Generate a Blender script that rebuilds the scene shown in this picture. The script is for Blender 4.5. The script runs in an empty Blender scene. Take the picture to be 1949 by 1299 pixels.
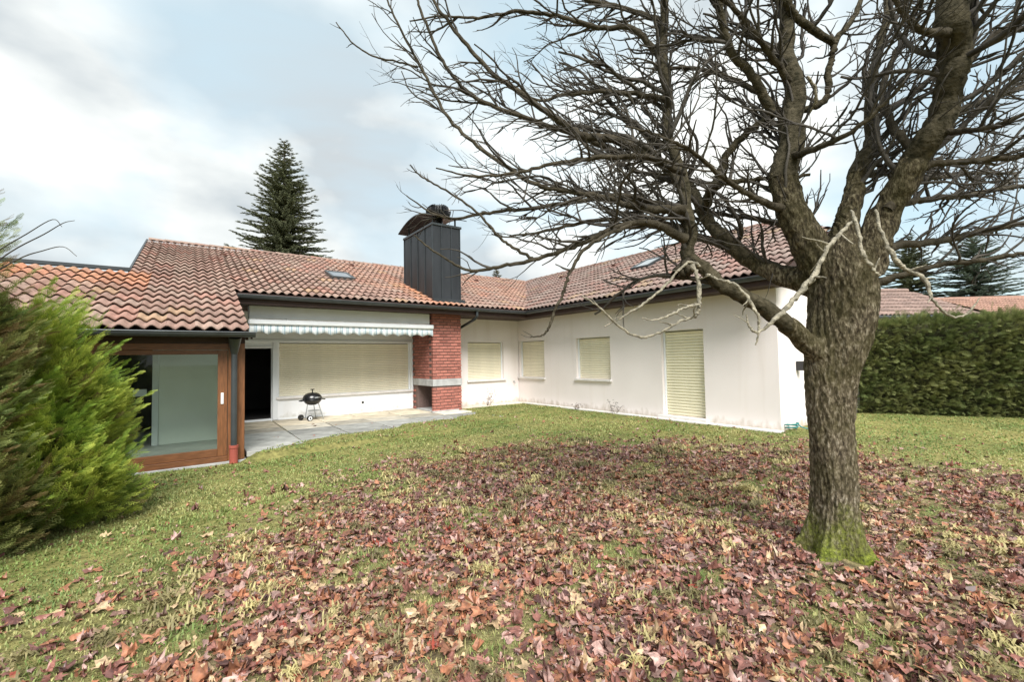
import bpy, bmesh, math, random
import numpy as np
from mathutils import Vector, Matrix
random.seed(7); RNG = np.random.default_rng(7)
scene = bpy.context.scene
COL = scene.collection
R = math.radians

# ------------------------------------------------------------------ camera
F_PX, IMG_W, IMG_H = 842.6, 1949.0, 1299.0
PITCH, ROLL, YAW, CAM_Z = 0.03888, -0.01721, 0.93625, 1.55
_f = np.array([0, math.cos(PITCH), math.sin(PITCH)]); _r = np.array([1.0, 0, 0]); _u = np.cross(_r, _f)
CR = _r*math.cos(ROLL) + _u*math.sin(ROLL); CU = -_r*math.sin(ROLL) + _u*math.cos(ROLL); CF = _f
CAM = np.array([0, 0, CAM_Z])
cd = bpy.data.cameras.new('camera'); cam = bpy.data.objects.new('camera', cd); COL.objects.link(cam)
cd.sensor_fit = 'HORIZONTAL'; cd.sensor_width = 36.0; cd.lens = F_PX/IMG_W*36.0
cd.clip_start = 0.02; cd.clip_end = 3000
M = Matrix(((CR[0], CU[0], -CF[0], 0), (CR[1], CU[1], -CF[1], 0), (CR[2], CU[2], -CF[2], CAM_Z), (0, 0, 0, 1)))
cam.matrix_world = M
scene.camera = cam

# ------------------------------------------------------------------ world and sun
SUN_AZ, SUN_EL = R(166), R(47)        # azimuth clockwise from +Y (view direction): behind and to the right
SUN_DIR = Vector((math.sin(SUN_AZ)*math.cos(SUN_EL), math.cos(SUN_AZ)*math.cos(SUN_EL), math.sin(SUN_EL)))
world = bpy.data.worlds.new('World'); scene.world = world; world.use_nodes = True
wn = world.node_tree.nodes; wl = world.node_tree.links; wn.clear()
def wnode(t, **k):
    n = wn.new(t)
    for a, b in k.items(): setattr(n, a, b)
    return n
wo = wnode('ShaderNodeOutputWorld'); bg = wnode('ShaderNodeBackground'); bg.inputs[1].default_value = 0.1
sky = wnode('ShaderNodeTexSky', sky_type='NISHITA', sun_disc=False)
sky.sun_elevation = SUN_EL; sky.sun_rotation = SUN_AZ; sky.air_density = 1.0; sky.dust_density = 0.6; sky.ozone_density = 1.4
gain = wnode('ShaderNodeMixRGB', blend_type='MULTIPLY'); gain.inputs[0].default_value = 1; gain.inputs[2].default_value = (1.0, 1.35, 1.3, 1)
tc = wnode('ShaderNodeTexCoord'); mp = wnode('ShaderNodeMapping'); mp.inputs['Scale'].default_value = (1.0, 1.0, 1.9); mp.inputs['Location'].default_value = (0.35, 0.1, 0.42)
n1 = wnode('ShaderNodeTexNoise'); n1.inputs['Scale'].default_value = 1.55; n1.inputs['Detail'].default_value = 5; n1.inputs['Roughness'].default_value = 0.5; n1.inputs['Distortion'].default_value = 0.5
r1 = wnode('ShaderNodeValToRGB'); r1.color_ramp.elements[0].position = 0.38; r1.color_ramp.elements[1].position = 0.57
n2 = wnode('ShaderNodeTexNoise'); n2.inputs['Scale'].default_value = 2.5; n2.inputs['Detail'].default_value = 6; n2.inputs['Roughness'].default_value = 0.45
r2 = wnode('ShaderNodeValToRGB'); e = r2.color_ramp.elements; e[0].position = 0.40; e[0].color = (3.7, 4.05, 4.25, 1); e[1].position = 0.58; e[1].color = (7.3, 7.4, 7.1, 1)
mix = wnode('ShaderNodeMixRGB')
wl.new(tc.outputs['Generated'], mp.inputs[0]); wl.new(mp.outputs[0], n1.inputs[0]); wl.new(mp.outputs[0], n2.inputs[0])
wl.new(n1.outputs[0], r1.inputs[0]); wl.new(n2.outputs[0], r2.inputs[0])
veil = wnode('ShaderNodeMixRGB'); veil.inputs[0].default_value = 0.78; veil.inputs[2].default_value = (4.3, 5.25, 5.6, 1)
wl.new(sky.outputs[0], gain.inputs[1]); wl.new(gain.outputs[0], veil.inputs[1]); wl.new(veil.outputs[0], mix.inputs[1]); wl.new(r2.outputs[0], mix.inputs[2]); wl.new(r1.outputs[0], mix.inputs[0])
wl.new(mix.outputs[0], bg.inputs[0]); wl.new(bg.outputs[0], wo.inputs[0])
sl = bpy.data.lights.new('sun', 'SUN'); sun = bpy.data.objects.new('sun', sl); COL.objects.link(sun)
sl.energy = 3.6; sl.angle = R(32); sl.color = (1.0, 0.975, 0.94)
sun.rotation_euler = SUN_DIR.to_track_quat('Z', 'Y').to_euler(); sun.location = (6, -8, 12)
vs = scene.view_settings; vs.view_transform = 'Standard'; vs.look = 'None'; vs.exposure = 0.82; vs.gamma = 1; vs.use_curve_mapping = False

# ------------------------------------------------------------------ geometry helpers
DA = np.array([math.sin(YAW), math.cos(YAW), 0]); DB = np.array([-math.cos(YAW), math.sin(YAW), 0]); UZ = np.array([0, 0, 1.0])
def ray(x, y): return CR*((x-IMG_W/2)/F_PX) - CU*((y-IMG_H/2)/F_PX) + CF
def PX(x, y, d): return CAM + ray(x, y)*d
def ground_px(x, y, z=0.0):
    d = ray(x, y); return CAM + d*(z-CAM_Z)/d[2]
def ab(a, b, z=0.0): return DA*a + DB*b + UZ*z
def to_ab(X, Y): return X*DA[0]+Y*DA[1], X*DB[0]+Y*DB[1]
def pix_of(V):
    d = V - CAM; z = d@CF
    return IMG_W/2 + F_PX*(d@CR)/z, IMG_H/2 - F_PX*(d@CU)/z, z
HA, HB = 9.75, 12.87                     # house origin: the inner corner of the L, in the house's own axes
HTH = math.pi/2 - YAW

def smooth_noise(x, y, seed=0):
    """cheap value made of sines, about -1..1"""
    s = seed*1.7
    return (np.sin(x*1.0+s)*np.cos(y*1.13-s*0.7) + 0.6*np.sin(x*2.3-y*1.7+s*2.1) + 0.4*np.cos(x*4.1+y*3.7+s) + 0.3*np.sin(y*6.3-x*2.9+s*3))/2.0

def add_np(name, V, faces, mat, parent=None, smooth=False, colors=None, mats=None):
    """mesh object from numpy: faces = list of (n,k) int arrays"""
    V = np.asarray(V, dtype=np.float32)
    me = bpy.data.meshes.new(name)
    fl = [np.asarray(f, dtype=np.int32) for f in faces if len(f)]
    nl = sum(f.size for f in fl); npoly = sum(len(f) for f in fl)
    me.vertices.add(len(V)); me.vertices.foreach_set('co', V.ravel())
    me.loops.add(nl); me.polygons.add(npoly)
    me.loops.foreach_set('vertex_index', np.concatenate([f.ravel() for f in fl]))
    sizes = np.concatenate([np.full(len(f), f.shape[1], dtype=np.int32) for f in fl])
    starts = np.concatenate([[0], np.cumsum(sizes)[:-1]]).astype(np.int32)
    me.polygons.foreach_set('loop_start', starts)
    if smooth: me.polygons.foreach_set('use_smooth', np.ones(npoly, dtype=bool))
    if colors is not None:
        at = me.color_attributes.new('col', 'FLOAT_COLOR', 'POINT')
        c = np.ones((len(V), 4), dtype=np.float32); c[:, :3] = colors
        at.data.foreach_set('color', c.ravel())
    me.update(calc_edges=True)
    me.materials.append(mat)
    return link(name, me, parent)

def link(name, me, parent=None):
    o = bpy.data.objects.new(name, me); COL.objects.link(o)
    if parent is not None: o.parent = parent
    return o

class MB:
    """collects shapes, builds ONE mesh object"""
    def __init__(s, off=(0, 0, 0)): s.v = []; s.f = []; s.off = off
    def add(s, vs, fs):
        n = len(s.v); s.v += [tuple(p[i]-s.off[i] for i in range(3)) for p in vs]; s.f += [tuple(n+i for i in f) for f in fs]; return s
    def box(s, a, b):
        (x0, y0, z0), (x1, y1, z1) = a, b
        return s.add([(x0,y0,z0),(x1,y0,z0),(x1,y1,z0),(x0,y1,z0),(x0,y0,z1),(x1,y0,z1),(x1,y1,z1),(x0,y1,z1)],
                     [(3,2,1,0),(4,5,6,7),(0,1,5,4),(1,2,6,5),(2,3,7,6),(3,0,4,7)])
    def tube(s, pts, rad, n=10, cap=True):
        pts = [np.array(p, float) for p in pts]
        if not hasattr(rad, '__len__'): rad = [rad]*len(pts)
        rings = []; up = None
        for i, p in enumerate(pts):
            t = pts[min(i+1, len(pts)-1)]-pts[max(i-1, 0)]; t = t/(np.linalg.norm(t)+1e-9)
            if up is None: up = np.array([0, 0, 1.0]) if abs(t[2]) < 0.9 else np.array([1.0, 0, 0])
            x = np.cross(up, t); x /= np.linalg.norm(x)+1e-9; y = np.cross(t, x); up = y
            rings.append([p+(x*math.cos(k*2*math.pi/n)+y*math.sin(k*2*math.pi/n))*rad[i] for k in range(n)])
        vs = [q for r_ in rings for q in r_]; fs = []
        for i in range(len(pts)-1):
            for k in range(n):
                a0, a1 = i*n+k, i*n+(k+1) % n; fs.append((a0, a1, a1+n, a0+n))
        if cap: fs.append(tuple(range(n-1, -1, -1))); fs.append(tuple((len(pts)-1)*n+k for k in range(n)))
        return s.add(vs, fs)
    def prism(s, poly, d0, d1, axis=1):
        """polygon in the two other axes, extruded along axis"""
        n = len(poly); vs = []
        for d in (d0, d1):
            for p, q in poly:
                vs.append((d, p, q) if axis == 0 else ((p, d, q) if axis == 1 else (p, q, d)))
        fs = [tuple(range(n-1, -1, -1)), tuple(range(n, 2*n))] + [(k, (k+1) % n, n+(k+1) % n, n+k) for k in range(n)]
        return s.add(vs, fs)
    def lathe(s, prof, c, n=20):
        vs = []; fs = []
        for r_, z in prof:
            for k in range(n): vs.append((c[0]+r_*math.cos(2*math.pi*k/n), c[1]+r_*math.sin(2*math.pi*k/n), c[2]+z))
        for i in range(len(prof)-1):
            for k in range(n): fs.append((i*n+k, i*n+(k+1) % n, (i+1)*n+(k+1) % n, (i+1)*n+k))
        return s.add(vs, fs)
    def build(s, name, mat, parent=None, smooth=False, bevel=0):
        me = bpy.data.meshes.new(name); me.from_pydata(s.v, [], s.f)
        bm = bmesh.new(); bm.from_mesh(me); bmesh.ops.recalc_face_normals(bm, faces=bm.faces)
        if bevel: bmesh.ops.bevel(bm, geom=list(bm.edges), offset=bevel, segments=1, affect='EDGES', clamp_overlap=True)
        bm.to_mesh(me); bm.free()
        if smooth:
            for p in me.polygons: p.use_smooth = True
        me.materials.append(mat); return link(name, me, parent)
def HMB(): return MB((HA, HB, 0))         # shapes given in the house's (a, b, z)

def empty(name, loc=(0, 0, 0), rz=0, parent=None):
    o = bpy.data.objects.new(name, None); COL.objects.link(o); o.location = loc; o.rotation_euler = (0, 0, rz); o.empty_display_size = 0.2
    if parent: o.parent = parent
    return o
def tag(o, label=None, cat=None, group=None, kind=None):
    if label: o['label'] = label
    if cat: o['category'] = cat
    if group: o['group'] = group
    if kind: o['kind'] = kind
    return o

# ------------------------------------------------------------------ materials
def newmat(name):
    m = bpy.data.materials.new(name); m.use_nodes = True
    nt = m.node_tree; return m, nt, nt.nodes['Principled BSDF']
def mat(name, base, rough=0.7, var=0.25, scale=6.0, bump=0.0, bscale=40.0, source=None, spec=0.4, metal=0.0, hue=None, stretch=(1, 1, 1), detail=4, coat=0, trans=0.0):
    m, nt, p = newmat(name); N = nt.nodes; L = nt.links
    tcn = N.new('ShaderNodeTexCoord'); mpn = N.new('ShaderNodeMapping'); mpn.inputs['Scale'].default_value = stretch; L.new(tcn.outputs['Object'], mpn.inputs[0])
    nz = N.new('ShaderNodeTexNoise'); nz.inputs['Scale'].default_value = scale; nz.inputs['Detail'].default_value = detail; L.new(mpn.outputs[0], nz.inputs[0])
    rp = N.new('ShaderNodeValToRGB'); e = rp.color_ramp.elements
    e[0].position = 0.3; e[1].position = 0.7; lo, hi = 1-var, 1+var*0.6
    h2 = hue or (1, 1, 1)
    e[0].color = (lo*h2[0], lo*h2[1], lo*h2[2], 1); e[1].color = (hi, hi, hi, 1); L.new(nz.outputs[0], rp.inputs[0])
    mx = N.new('ShaderNodeMixRGB'); mx.blend_type = 'MULTIPLY'; mx.inputs[0].default_value = 1
    if source == 'object':
        s = N.new('ShaderNodeObjectInfo'); L.new(s.outputs['Color'], mx.inputs[1])
    elif source == 'attr':
        s = N.new('ShaderNodeVertexColor'); s.layer_name = 'col'; L.new(s.outputs['Color'], mx.inputs[1])
    else: mx.inputs[1].default_value = (*base, 1)
    L.new(rp.outputs[0], mx.inputs[2]); L.new(mx.outputs[0], p.inputs['Base Color'])
    p.inputs['Roughness'].default_value = rough; p.inputs['Metallic'].default_value = metal; p.inputs['Specular IOR Level'].default_value = spec
    if bump:
        nb = N.new('ShaderNodeTexNoise'); nb.inputs['Scale'].default_value = bscale; nb.inputs['Detail'].default_value = 5; L.new(mpn.outputs[0], nb.inputs[0])
        b = N.new('ShaderNodeBump'); b.inputs['Strength'].default_value = bump; b.inputs['Distance'].default_value = 0.02; L.new(nb.outputs[0], b.inputs['Height']); L.new(b.outputs[0], p.inputs['Normal'])
    if trans:
        tr = N.new('ShaderNodeBsdfTranslucent'); L.new(mx.outputs[0], tr.inputs[0]); ms = N.new('ShaderNodeMixShader'); ms.inputs[0].default_value = trans
        out = N['Material Output']; L.new(p.outputs[0], ms.inputs[1]); L.new(tr.outputs[0], ms.inputs[2]); L.new(ms.outputs[0], out.inputs[0])
    return m

MAT = {}
def plaster_material(name, base):
    m, nt, p = newmat(name); N = nt.nodes; L = nt.links; tcn = N.new('ShaderNodeTexCoord')
    def nz(scale, st, detail=5):
        q = N.new('ShaderNodeMapping'); q.inputs['Scale'].default_value = st; L.new(tcn.outputs['Object'], q.inputs[0]); z = N.new('ShaderNodeTexNoise'); z.inputs['Scale'].default_value = scale; z.inputs['Detail'].default_value = detail; L.new(q.outputs[0], z.inputs[0]); return z
    def rp(src, a, b, c0, c1):
        r_ = N.new('ShaderNodeValToRGB'); e = r_.color_ramp.elements; e[0].position, e[0].color, e[1].position, e[1].color = a, (*c0, 1), b, (*c1, 1); L.new(src, r_.inputs[0]); return r_
    def mul(a, b):
        x = N.new('ShaderNodeMixRGB'); x.blend_type = 'MULTIPLY'; x.inputs[0].default_value = 1; L.new(a, x.inputs[1]) if not isinstance(a, tuple) else setattr(x.inputs[1], 'default_value', (*a, 1)); L.new(b, x.inputs[2]); return x
    st = rp(nz(2.2, (1.6, 1.6, 0.12)).outputs[0], 0.30, 0.46, (0.955, 0.945, 0.93), (1, 1, 1)); bl = rp(nz(0.9, (1, 1, 1)).outputs[0], 0.3, 0.7, (0.955, 0.95, 0.945), (1.02, 1.02, 1.02))
    sp = N.new('ShaderNodeSeparateXYZ'); L.new(tcn.outputs['Object'], sp.inputs[0]); ad = N.new('ShaderNodeMath'); ad.operation = 'MULTIPLY_ADD'; ad.inputs[1].default_value = 0.5; dn = nz(7, (1, 1, 0.5)); L.new(dn.outputs[0], ad.inputs[0]); L.new(sp.outputs[2], ad.inputs[2])
    di = rp(ad.outputs[0], 0.19, 0.40, (0.60, 0.57, 0.49), (1, 1, 1))
    c = mul(mul(mul(base, st.outputs[0]).outputs[0], bl.outputs[0]).outputs[0], di.outputs[0]); L.new(c.outputs[0], p.inputs['Base Color']); p.inputs['Roughness'].default_value = 0.92; p.inputs['Specular IOR Level'].default_value = 0.2
    b = N.new('ShaderNodeBump'); b.inputs['Strength'].default_value = 0.3; b.inputs['Distance'].default_value = 0.01; L.new(nz(120, (1, 1, 1)).outputs[0], b.inputs['Height']); L.new(b.outputs[0], p.inputs['Normal']); return m
MAT['plaster'] = plaster_material('pinkish_white_plaster', (0.84, 0.775, 0.75))
MAT['plaster_white'] = plaster_material('white_plaster', (0.86, 0.87, 0.88))
MAT['white_paint'] = mat('white_paint', (0.8, 0.82, 0.83), 0.5, 0.05, 3)
MAT['soffit'] = mat('dark_stained_wood', (0.045, 0.022, 0.016), 0.6, 0.3, 5, 0.15, 30, stretch=(1, 8, 8))
MAT['wood'] = mat('brown_varnished_wood', (0.20, 0.083, 0.034), 0.42, 0.35, 6, 0.1, 30, stretch=(9, 9, 1))
MAT['wood_h'] = mat('brown_varnished_wood_rail', (0.18, 0.075, 0.032), 0.42, 0.35, 6, 0.1, 30, stretch=(1, 9, 9))
MAT['metal_dark'] = mat('anthracite_sheet_metal', (0.045, 0.052, 0.056), 0.42, 0.22, 3, 0, metal=0.35)
MAT['metal_panel'] = mat('dark_grey_standing_seam', (0.038, 0.041, 0.045), 0.42, 0.35, 2.2, 0.03, 8, metal=0.4, stretch=(1, 1, 0.35))
MAT['gutter'] = mat('dark_grey_gutter_metal', (0.07, 0.078, 0.082), 0.35, 0.2, 4, 0, metal=0.4)
MAT['shutter'] = mat('cream_shutter_plastic', (0.83, 0.77, 0.60), 0.5, 0.08, 2.5)
MAT['shutter_b'] = mat('pale_yellow_shutter_plastic', (0.82, 0.76, 0.56), 0.5, 0.08, 2.5)
MAT['sill'] = mat('pale_concrete_sill', (0.72, 0.69, 0.66), 0.8, 0.12, 6, 0.1, 60)
MAT['concrete'] = mat('grey_concrete', (0.42, 0.42, 0.41), 0.9, 0.25, 5, 0.3, 50)
MAT['brick'] = mat('red_clay_brick', (0.4, 0.12, 0.08), 0.85, 0.3, 30, 0.35, 90, source='object')
MAT['brick_attr'] = mat('red_clay_brick_side', (0.36, 0.11, 0.075), 0.85, 0.3, 18, 0.35, 90)
MAT['mortar'] = mat('brick_mortar', (0.17, 0.115, 0.10), 0.95, 0.2, 20, 0.3, 90)
def lichen(m):
    nt = m.node_tree; N = nt.nodes; L = nt.links; p = N['Principled BSDF']; src = p.inputs['Base Color'].links[0].from_socket
    g_ = N.new('ShaderNodeNewGeometry')
    def nz(sc, a, b):
        z = N.new('ShaderNodeTexNoise'); z.inputs['Scale'].default_value = sc; z.inputs['Detail'].default_value = 6; L.new(g_.outputs['Position'], z.inputs[0]); r_ = N.new('ShaderNodeMapRange'); r_.inputs[1].default_value = a; r_.inputs[2].default_value = b; L.new(z.outputs[0], r_.inputs[0]); return r_
    k = N.new('ShaderNodeMath'); k.operation = 'MULTIPLY'; L.new(nz(9, 0.56, 0.66).outputs[0], k.inputs[0]); L.new(nz(0.55, 0.42, 0.62).outputs[0], k.inputs[1]); k2 = N.new('ShaderNodeMath'); k2.operation = 'MULTIPLY'; k2.inputs[1].default_value = 0.75; L.new(k.outputs[0], k2.inputs[0])
    x = N.new('ShaderNodeMixRGB'); x.inputs[2].default_value = (0.17, 0.145, 0.105, 1); L.new(k2.outputs[0], x.inputs[0]); L.new(src, x.inputs[1]); L.new(x.outputs[0], p.inputs['Base Color']); return m
MAT['tile_obj'] = mat('weathered_clay_tile', (0.3, 0.13, 0.09), 0.72, 0.3, 14, 0.25, 60, source='object', detail=6)
MAT['tile_attr'] = mat('weathered_clay_tile_course', (0.3, 0.13, 0.09), 0.72, 0.3, 14, 0.25, 60, source='attr', detail=6)
lichen(MAT['tile_obj']); lichen(MAT['tile_attr'])
MAT['slab'] = mat('sandstone_paving_slab', (0.5, 0.45, 0.37), 0.85, 0.35, 3.2, 0.3, 40, source='object', detail=6)
MAT['black'] = mat('black_enamel', (0.012, 0.012, 0.013), 0.25, 0.1, 5, spec=0.6)
MAT['steel'] = mat('dull_aluminium', (0.42, 0.44, 0.44), 0.4, 0.1, 5, metal=0.8)
MAT['red_pipe'] = mat('red_brown_clay_pipe', (0.36, 0.085, 0.06), 0.6, 0.15, 6)
MAT['teal'] = mat('teal_plastic', (0.03, 0.2, 0.19), 0.5, 0.1, 8)
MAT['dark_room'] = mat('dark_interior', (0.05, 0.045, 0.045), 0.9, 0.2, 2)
MAT['int_wall'] = mat('interior_grey_green_wall', (0.84, 0.86, 0.81), 0.9, 0.08, 1.5)
MAT['int_floor'] = mat('interior_floor_tile', (0.55, 0.55, 0.52), 0.6, 0.15, 3)

def glass_mat(name, tint, refl=1.0):
    m, nt, p = newmat(name); N = nt.nodes; L = nt.links; N.remove(p)
    t = N.new('ShaderNodeBsdfTransparent'); t.inputs[0].default_value = (*tint, 1); g = N.new('ShaderNodeBsdfGlossy'); g.inputs['Roughness'].default_value = 0.02; g.inputs[0].default_value = (refl, refl, refl, 1)
    fr = N.new('ShaderNodeFresnel'); fr.inputs[0].default_value = 1.28; ms = N.new('ShaderNodeMixShader')
    L.new(fr.outputs[0], ms.inputs[0]); L.new(t.outputs[0], ms.inputs[1]); L.new(g.outputs[0], ms.inputs[2]); L.new(ms.outputs[0], N['Material Output'].inputs[0]); return m
MAT['glass'] = glass_mat('window_glass', (0.86, 0.9, 0.87))
m, nt, p = newmat('skylight_glass'); p.inputs['Base Color'].default_value = (0.03, 0.04, 0.05, 1); p.inputs['Roughness'].default_value = 0.04; p.inputs['Specular IOR Level'].default_value = 1.0; p.inputs['Coat Weight'].default_value = 1; MAT['skyglass'] = m

def awning_material():
    m, nt, p = newmat('striped_awning_cloth'); N = nt.nodes; L = nt.links
    tcn = N.new('ShaderNodeTexCoord'); sp = N.new('ShaderNodeSeparateXYZ'); L.new(tcn.outputs['Object'], sp.inputs[0])
    ml = N.new('ShaderNodeMath'); ml.operation = 'MULTIPLY'; ml.inputs[1].default_value = 1/0.15; L.new(sp.outputs[0], ml.inputs[0])
    fr = N.new('ShaderNodeMath'); fr.operation = 'FRACT'; L.new(ml.outputs[0], fr.inputs[0])
    rp = N.new('ShaderNodeValToRGB'); rp.color_ramp.interpolation = 'CONSTANT'; e = rp.color_ramp.elements
    e[0].position = 0; e[0].color = (0.78, 0.8, 0.79, 1); e[1].position = 0.42; e[1].color = (0.42, 0.52, 0.57, 1)
    for pos, c in ((0.55, (0.78, 0.8, 0.79, 1)), (0.64, (0.36, 0.47, 0.53, 1)), (0.84, (0.7, 0.74, 0.75, 1))):
        q = e.new(pos); q.color = c
    L.new(fr.outputs[0], rp.inputs[0]); L.new(rp.outputs[0], p.inputs['Base Color']); p.inputs['Roughness'].default_value = 0.9
    return m
MAT['awning'] = awning_material()

def leaf_mat(name, trans=0.25, rough=0.6, var=0.25, scale=40, spec=0.4): return mat(name, (0.1, 0.1, 0.1), rough, var, scale, 0, source='attr', trans=trans, spec=spec)
MAT['litter'] = leaf_mat('fallen_leaf_brown', 0.12, 0.42, 0.5, 30, 0.5)
MAT['litter_obj'] = mat('fallen_leaf_single', (0.1, 0.1, 0.1), 0.42, 0.5, 5, source='object', trans=0.12, spec=0.5)
MAT['grass'] = leaf_mat('lawn_grass', 0.3, 0.6, 0.2, 8)
MAT['thuja'] = leaf_mat('thuja_foliage', 0.3, 0.6, 0.15, 20, 0.3)
MAT['needle'] = leaf_mat('conifer_needles', 0.15, 0.6, 0.15, 6, 0.3)
MAT['twig_pale'] = mat('pale_dry_bark', (0.30, 0.268, 0.20), 0.85, 0.6, 28, 0.8, 70, detail=7)
MAT['stem'] = mat('brown_stem_bark', (0.12, 0.085, 0.055), 0.9, 0.3, 20, 0.4, 60)

def bark_material():
    m, nt, p = newmat('ridged_bark'); N = nt.nodes; L = nt.links
    tcn = N.new('ShaderNodeTexCoord')
    def noise(scale, st, detail=6, ro=0.6):
        q = N.new('ShaderNodeMapping'); q.inputs['Scale'].default_value = st; L.new(tcn.outputs['Object'], q.inputs[0])
        z = N.new('ShaderNodeTexNoise'); z.inputs['Scale'].default_value = scale; z.inputs['Detail'].default_value = detail; z.inputs['Roughness'].default_value = ro; L.new(q.outputs[0], z.inputs[0]); return z
    def ramp(src, stops):
        r_ = N.new('ShaderNodeValToRGB'); e = r_.color_ramp.elements
        e[0].position, e[0].color = stops[0][0], (*stops[0][1], 1); e[1].position, e[1].color = stops[-1][0], (*stops[-1][1], 1)
        for po, c in stops[1:-1]:
            k = e.new(po); k.color = (*c, 1)
        L.new(src, r_.inputs[0]); return r_
    a = noise(52, (1, 1, 0.42)); big = noise(5, (1, 1, 0.7)); lic = noise(45, (1, 1, 1), 6)
    base = ramp(a.outputs[0], [(0.34, (0.028, 0.022, 0.015)), (0.48, (0.10, 0.078, 0.05)), (0.56, (0.19, 0.155, 0.105)), (0.70, (0.42, 0.365, 0.28))])
    ol = ramp(big.outputs[0], [(0.42, (0, 0, 0)), (0.62, (1, 1, 1))])
    mx = N.new('ShaderNodeMixRGB'); mx.inputs[2].default_value = (0.075, 0.066, 0.024, 1); k = N.new('ShaderNodeMath'); k.operation = 'MULTIPLY'; k.inputs[1].default_value = 0.6; L.new(ol.outputs[0], k.inputs[0]); L.new(k.outputs[0], mx.inputs[0]); L.new(base.outputs[0], mx.inputs[1])
    # moss at the foot (world height)
    sp = N.new('ShaderNodeSeparateXYZ'); L.new(tcn.outputs['Object'], sp.inputs[0])
    sx = N.new('ShaderNodeMath'); sx.operation = 'MULTIPLY_ADD'; sx.inputs[1].default_value = -0.35; L.new(sp.outputs[0], sx.inputs[0]); L.new(sp.outputs[2], sx.inputs[2])
    add = N.new('ShaderNodeMath'); add.operation = 'MULTIPLY_ADD'; add.inputs[1].default_value = 0.9; L.new(big.outputs[0], add.inputs[0]); L.new(sx.outputs[0], add.inputs[2])
    mo = ramp(add.outputs[0], [(0.40, (1, 1, 1)), (0.78, (0, 0, 0))])
    mossn = ramp(lic.outputs[0], [(0.38, (0.045, 0.06, 0.008)), (0.62, (0.22, 0.26, 0.03))])
    m2 = N.new('ShaderNodeMixRGB'); L.new(mo.outputs[0], m2.inputs[0]); L.new(mx.outputs[0], m2.inputs[1]); L.new(mossn.outputs[0], m2.inputs[2])
    # shade painted into the upper trunk's bark colour, broken up by noise
    shade_z = N.new('ShaderNodeMath'); shade_z.operation = 'MULTIPLY_ADD'; shade_z.inputs[1].default_value = 1.6; L.new(big.outputs[0], shade_z.inputs[0]); L.new(sp.outputs[2], shade_z.inputs[2]); shade_fac = N.new('ShaderNodeMapRange'); shade_fac.inputs[1].default_value = 2.2; shade_fac.inputs[2].default_value = 3.1; shade_fac.inputs[4].default_value = 0.72; L.new(shade_z.outputs[0], shade_fac.inputs[0])
    m4 = N.new('ShaderNodeMixRGB'); m4.blend_type = 'MULTIPLY'; m4.inputs[2].default_value = (0.36, 0.36, 0.26, 1); L.new(shade_fac.outputs[0], m4.inputs[0]); L.new(m2.outputs[0], m4.inputs[1])
    L.new(m4.outputs[0], p.inputs['Base Color']); p.inputs['Roughness'].default_value = 0.9; p.inputs['Specular IOR Level'].default_value = 0.2
    b = N.new('ShaderNodeBump'); b.inputs['Strength'].default_value = 0.9; b.inputs['Distance'].default_value = 0.03; L.new(a.outputs[0], b.inputs['Height']); L.new(b.outputs[0], p.inputs['Normal'])
    return m
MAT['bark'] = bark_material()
MAT['limb_bark'] = mat('dark_mossy_limb_bark', (0.062, 0.052, 0.033), 0.9, 0.7, 22, 0.9, 40, hue=(0.85, 0.9, 0.6), spec=0.15, detail=7)
MAT['limb'] = mat('grey_brown_limb_bark', (0.062, 0.052, 0.036), 0.9, 0.55, 14, 0.7, 45, hue=(0.9, 0.85, 0.7), spec=0.2, detail=7)
MAT['twig'] = mat('grey_twig_bark', (0.066, 0.058, 0.048), 0.85, 0.5, 9, 0.3, 60, spec=0.25)

def ground_material():
    m, nt, p = newmat('lawn_soil'); N = nt.nodes; L = nt.links
    g = N.new('ShaderNodeNewGeometry')
    def nz(s, d=6, ro=0.6):
        z = N.new('ShaderNodeTexNoise'); z.inputs['Scale'].default_value = s; z.inputs['Detail'].default_value = d; z.inputs['Roughness'].default_value = ro; L.new(g.outputs['Position'], z.inputs[0]); return z
    a, b, c = nz(0.8), nz(14), nz(70)
    r1 = N.new('ShaderNodeValToRGB'); e = r1.color_ramp.elements; e[0].position = 0.35; e[0].color = (0.17, 0.19, 0.06, 1); e[1].position = 0.66; e[1].color = (0.33, 0.30, 0.12, 1); L.new(a.outputs[0], r1.inputs[0])
    r2 = N.new('ShaderNodeValToRGB'); e = r2.color_ramp.elements; e[0].position = 0.3; e[0].color = (0.45, 0.45, 0.42, 1); e[1].position = 0.7; e[1].color = (1.25, 1.2, 1.1, 1); L.new(b.outputs[0], r2.inputs[0])
    mx = N.new('ShaderNodeMixRGB'); mx.blend_type = 'MULTIPLY'; mx.inputs[0].default_value = 1; L.new(r1.outputs[0], mx.inputs[1]); L.new(r2.outputs[0], mx.inputs[2])
    at = N.new('ShaderNodeVertexColor'); at.layer_name = 'col'; sp = N.new('ShaderNodeSeparateColor'); L.new(at.outputs[0], sp.inputs[0])
    soil = N.new('ShaderNodeValToRGB'); e = soil.color_ramp.elements; e[0].position = 0.35; e[0].color = (0.075, 0.05, 0.038, 1); e[1].position = 0.65; e[1].color = (0.30, 0.235, 0.14, 1); L.new(b.outputs[0], soil.inputs[0])
    m2 = N.new('ShaderNodeMixRGB'); L.new(sp.outputs[0], m2.inputs[0]); L.new(mx.outputs[0], m2.inputs[1]); L.new(soil.outputs[0], m2.inputs[2])
    L.new(m2.outputs[0], p.inputs['Base Color']); p.inputs['Roughness'].default_value = 0.95; p.inputs['Specular IOR Level'].default_value = 0.15
    bp = N.new('ShaderNodeBump'); bp.inputs['Strength'].default_value = 0.8; bp.inputs['Distance'].default_value = 0.03; L.new(c.outputs[0], bp.inputs['Height']); L.new(bp.outputs[0], p.inputs['Normal'])
    return m
MAT['ground'] = ground_material()

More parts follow.
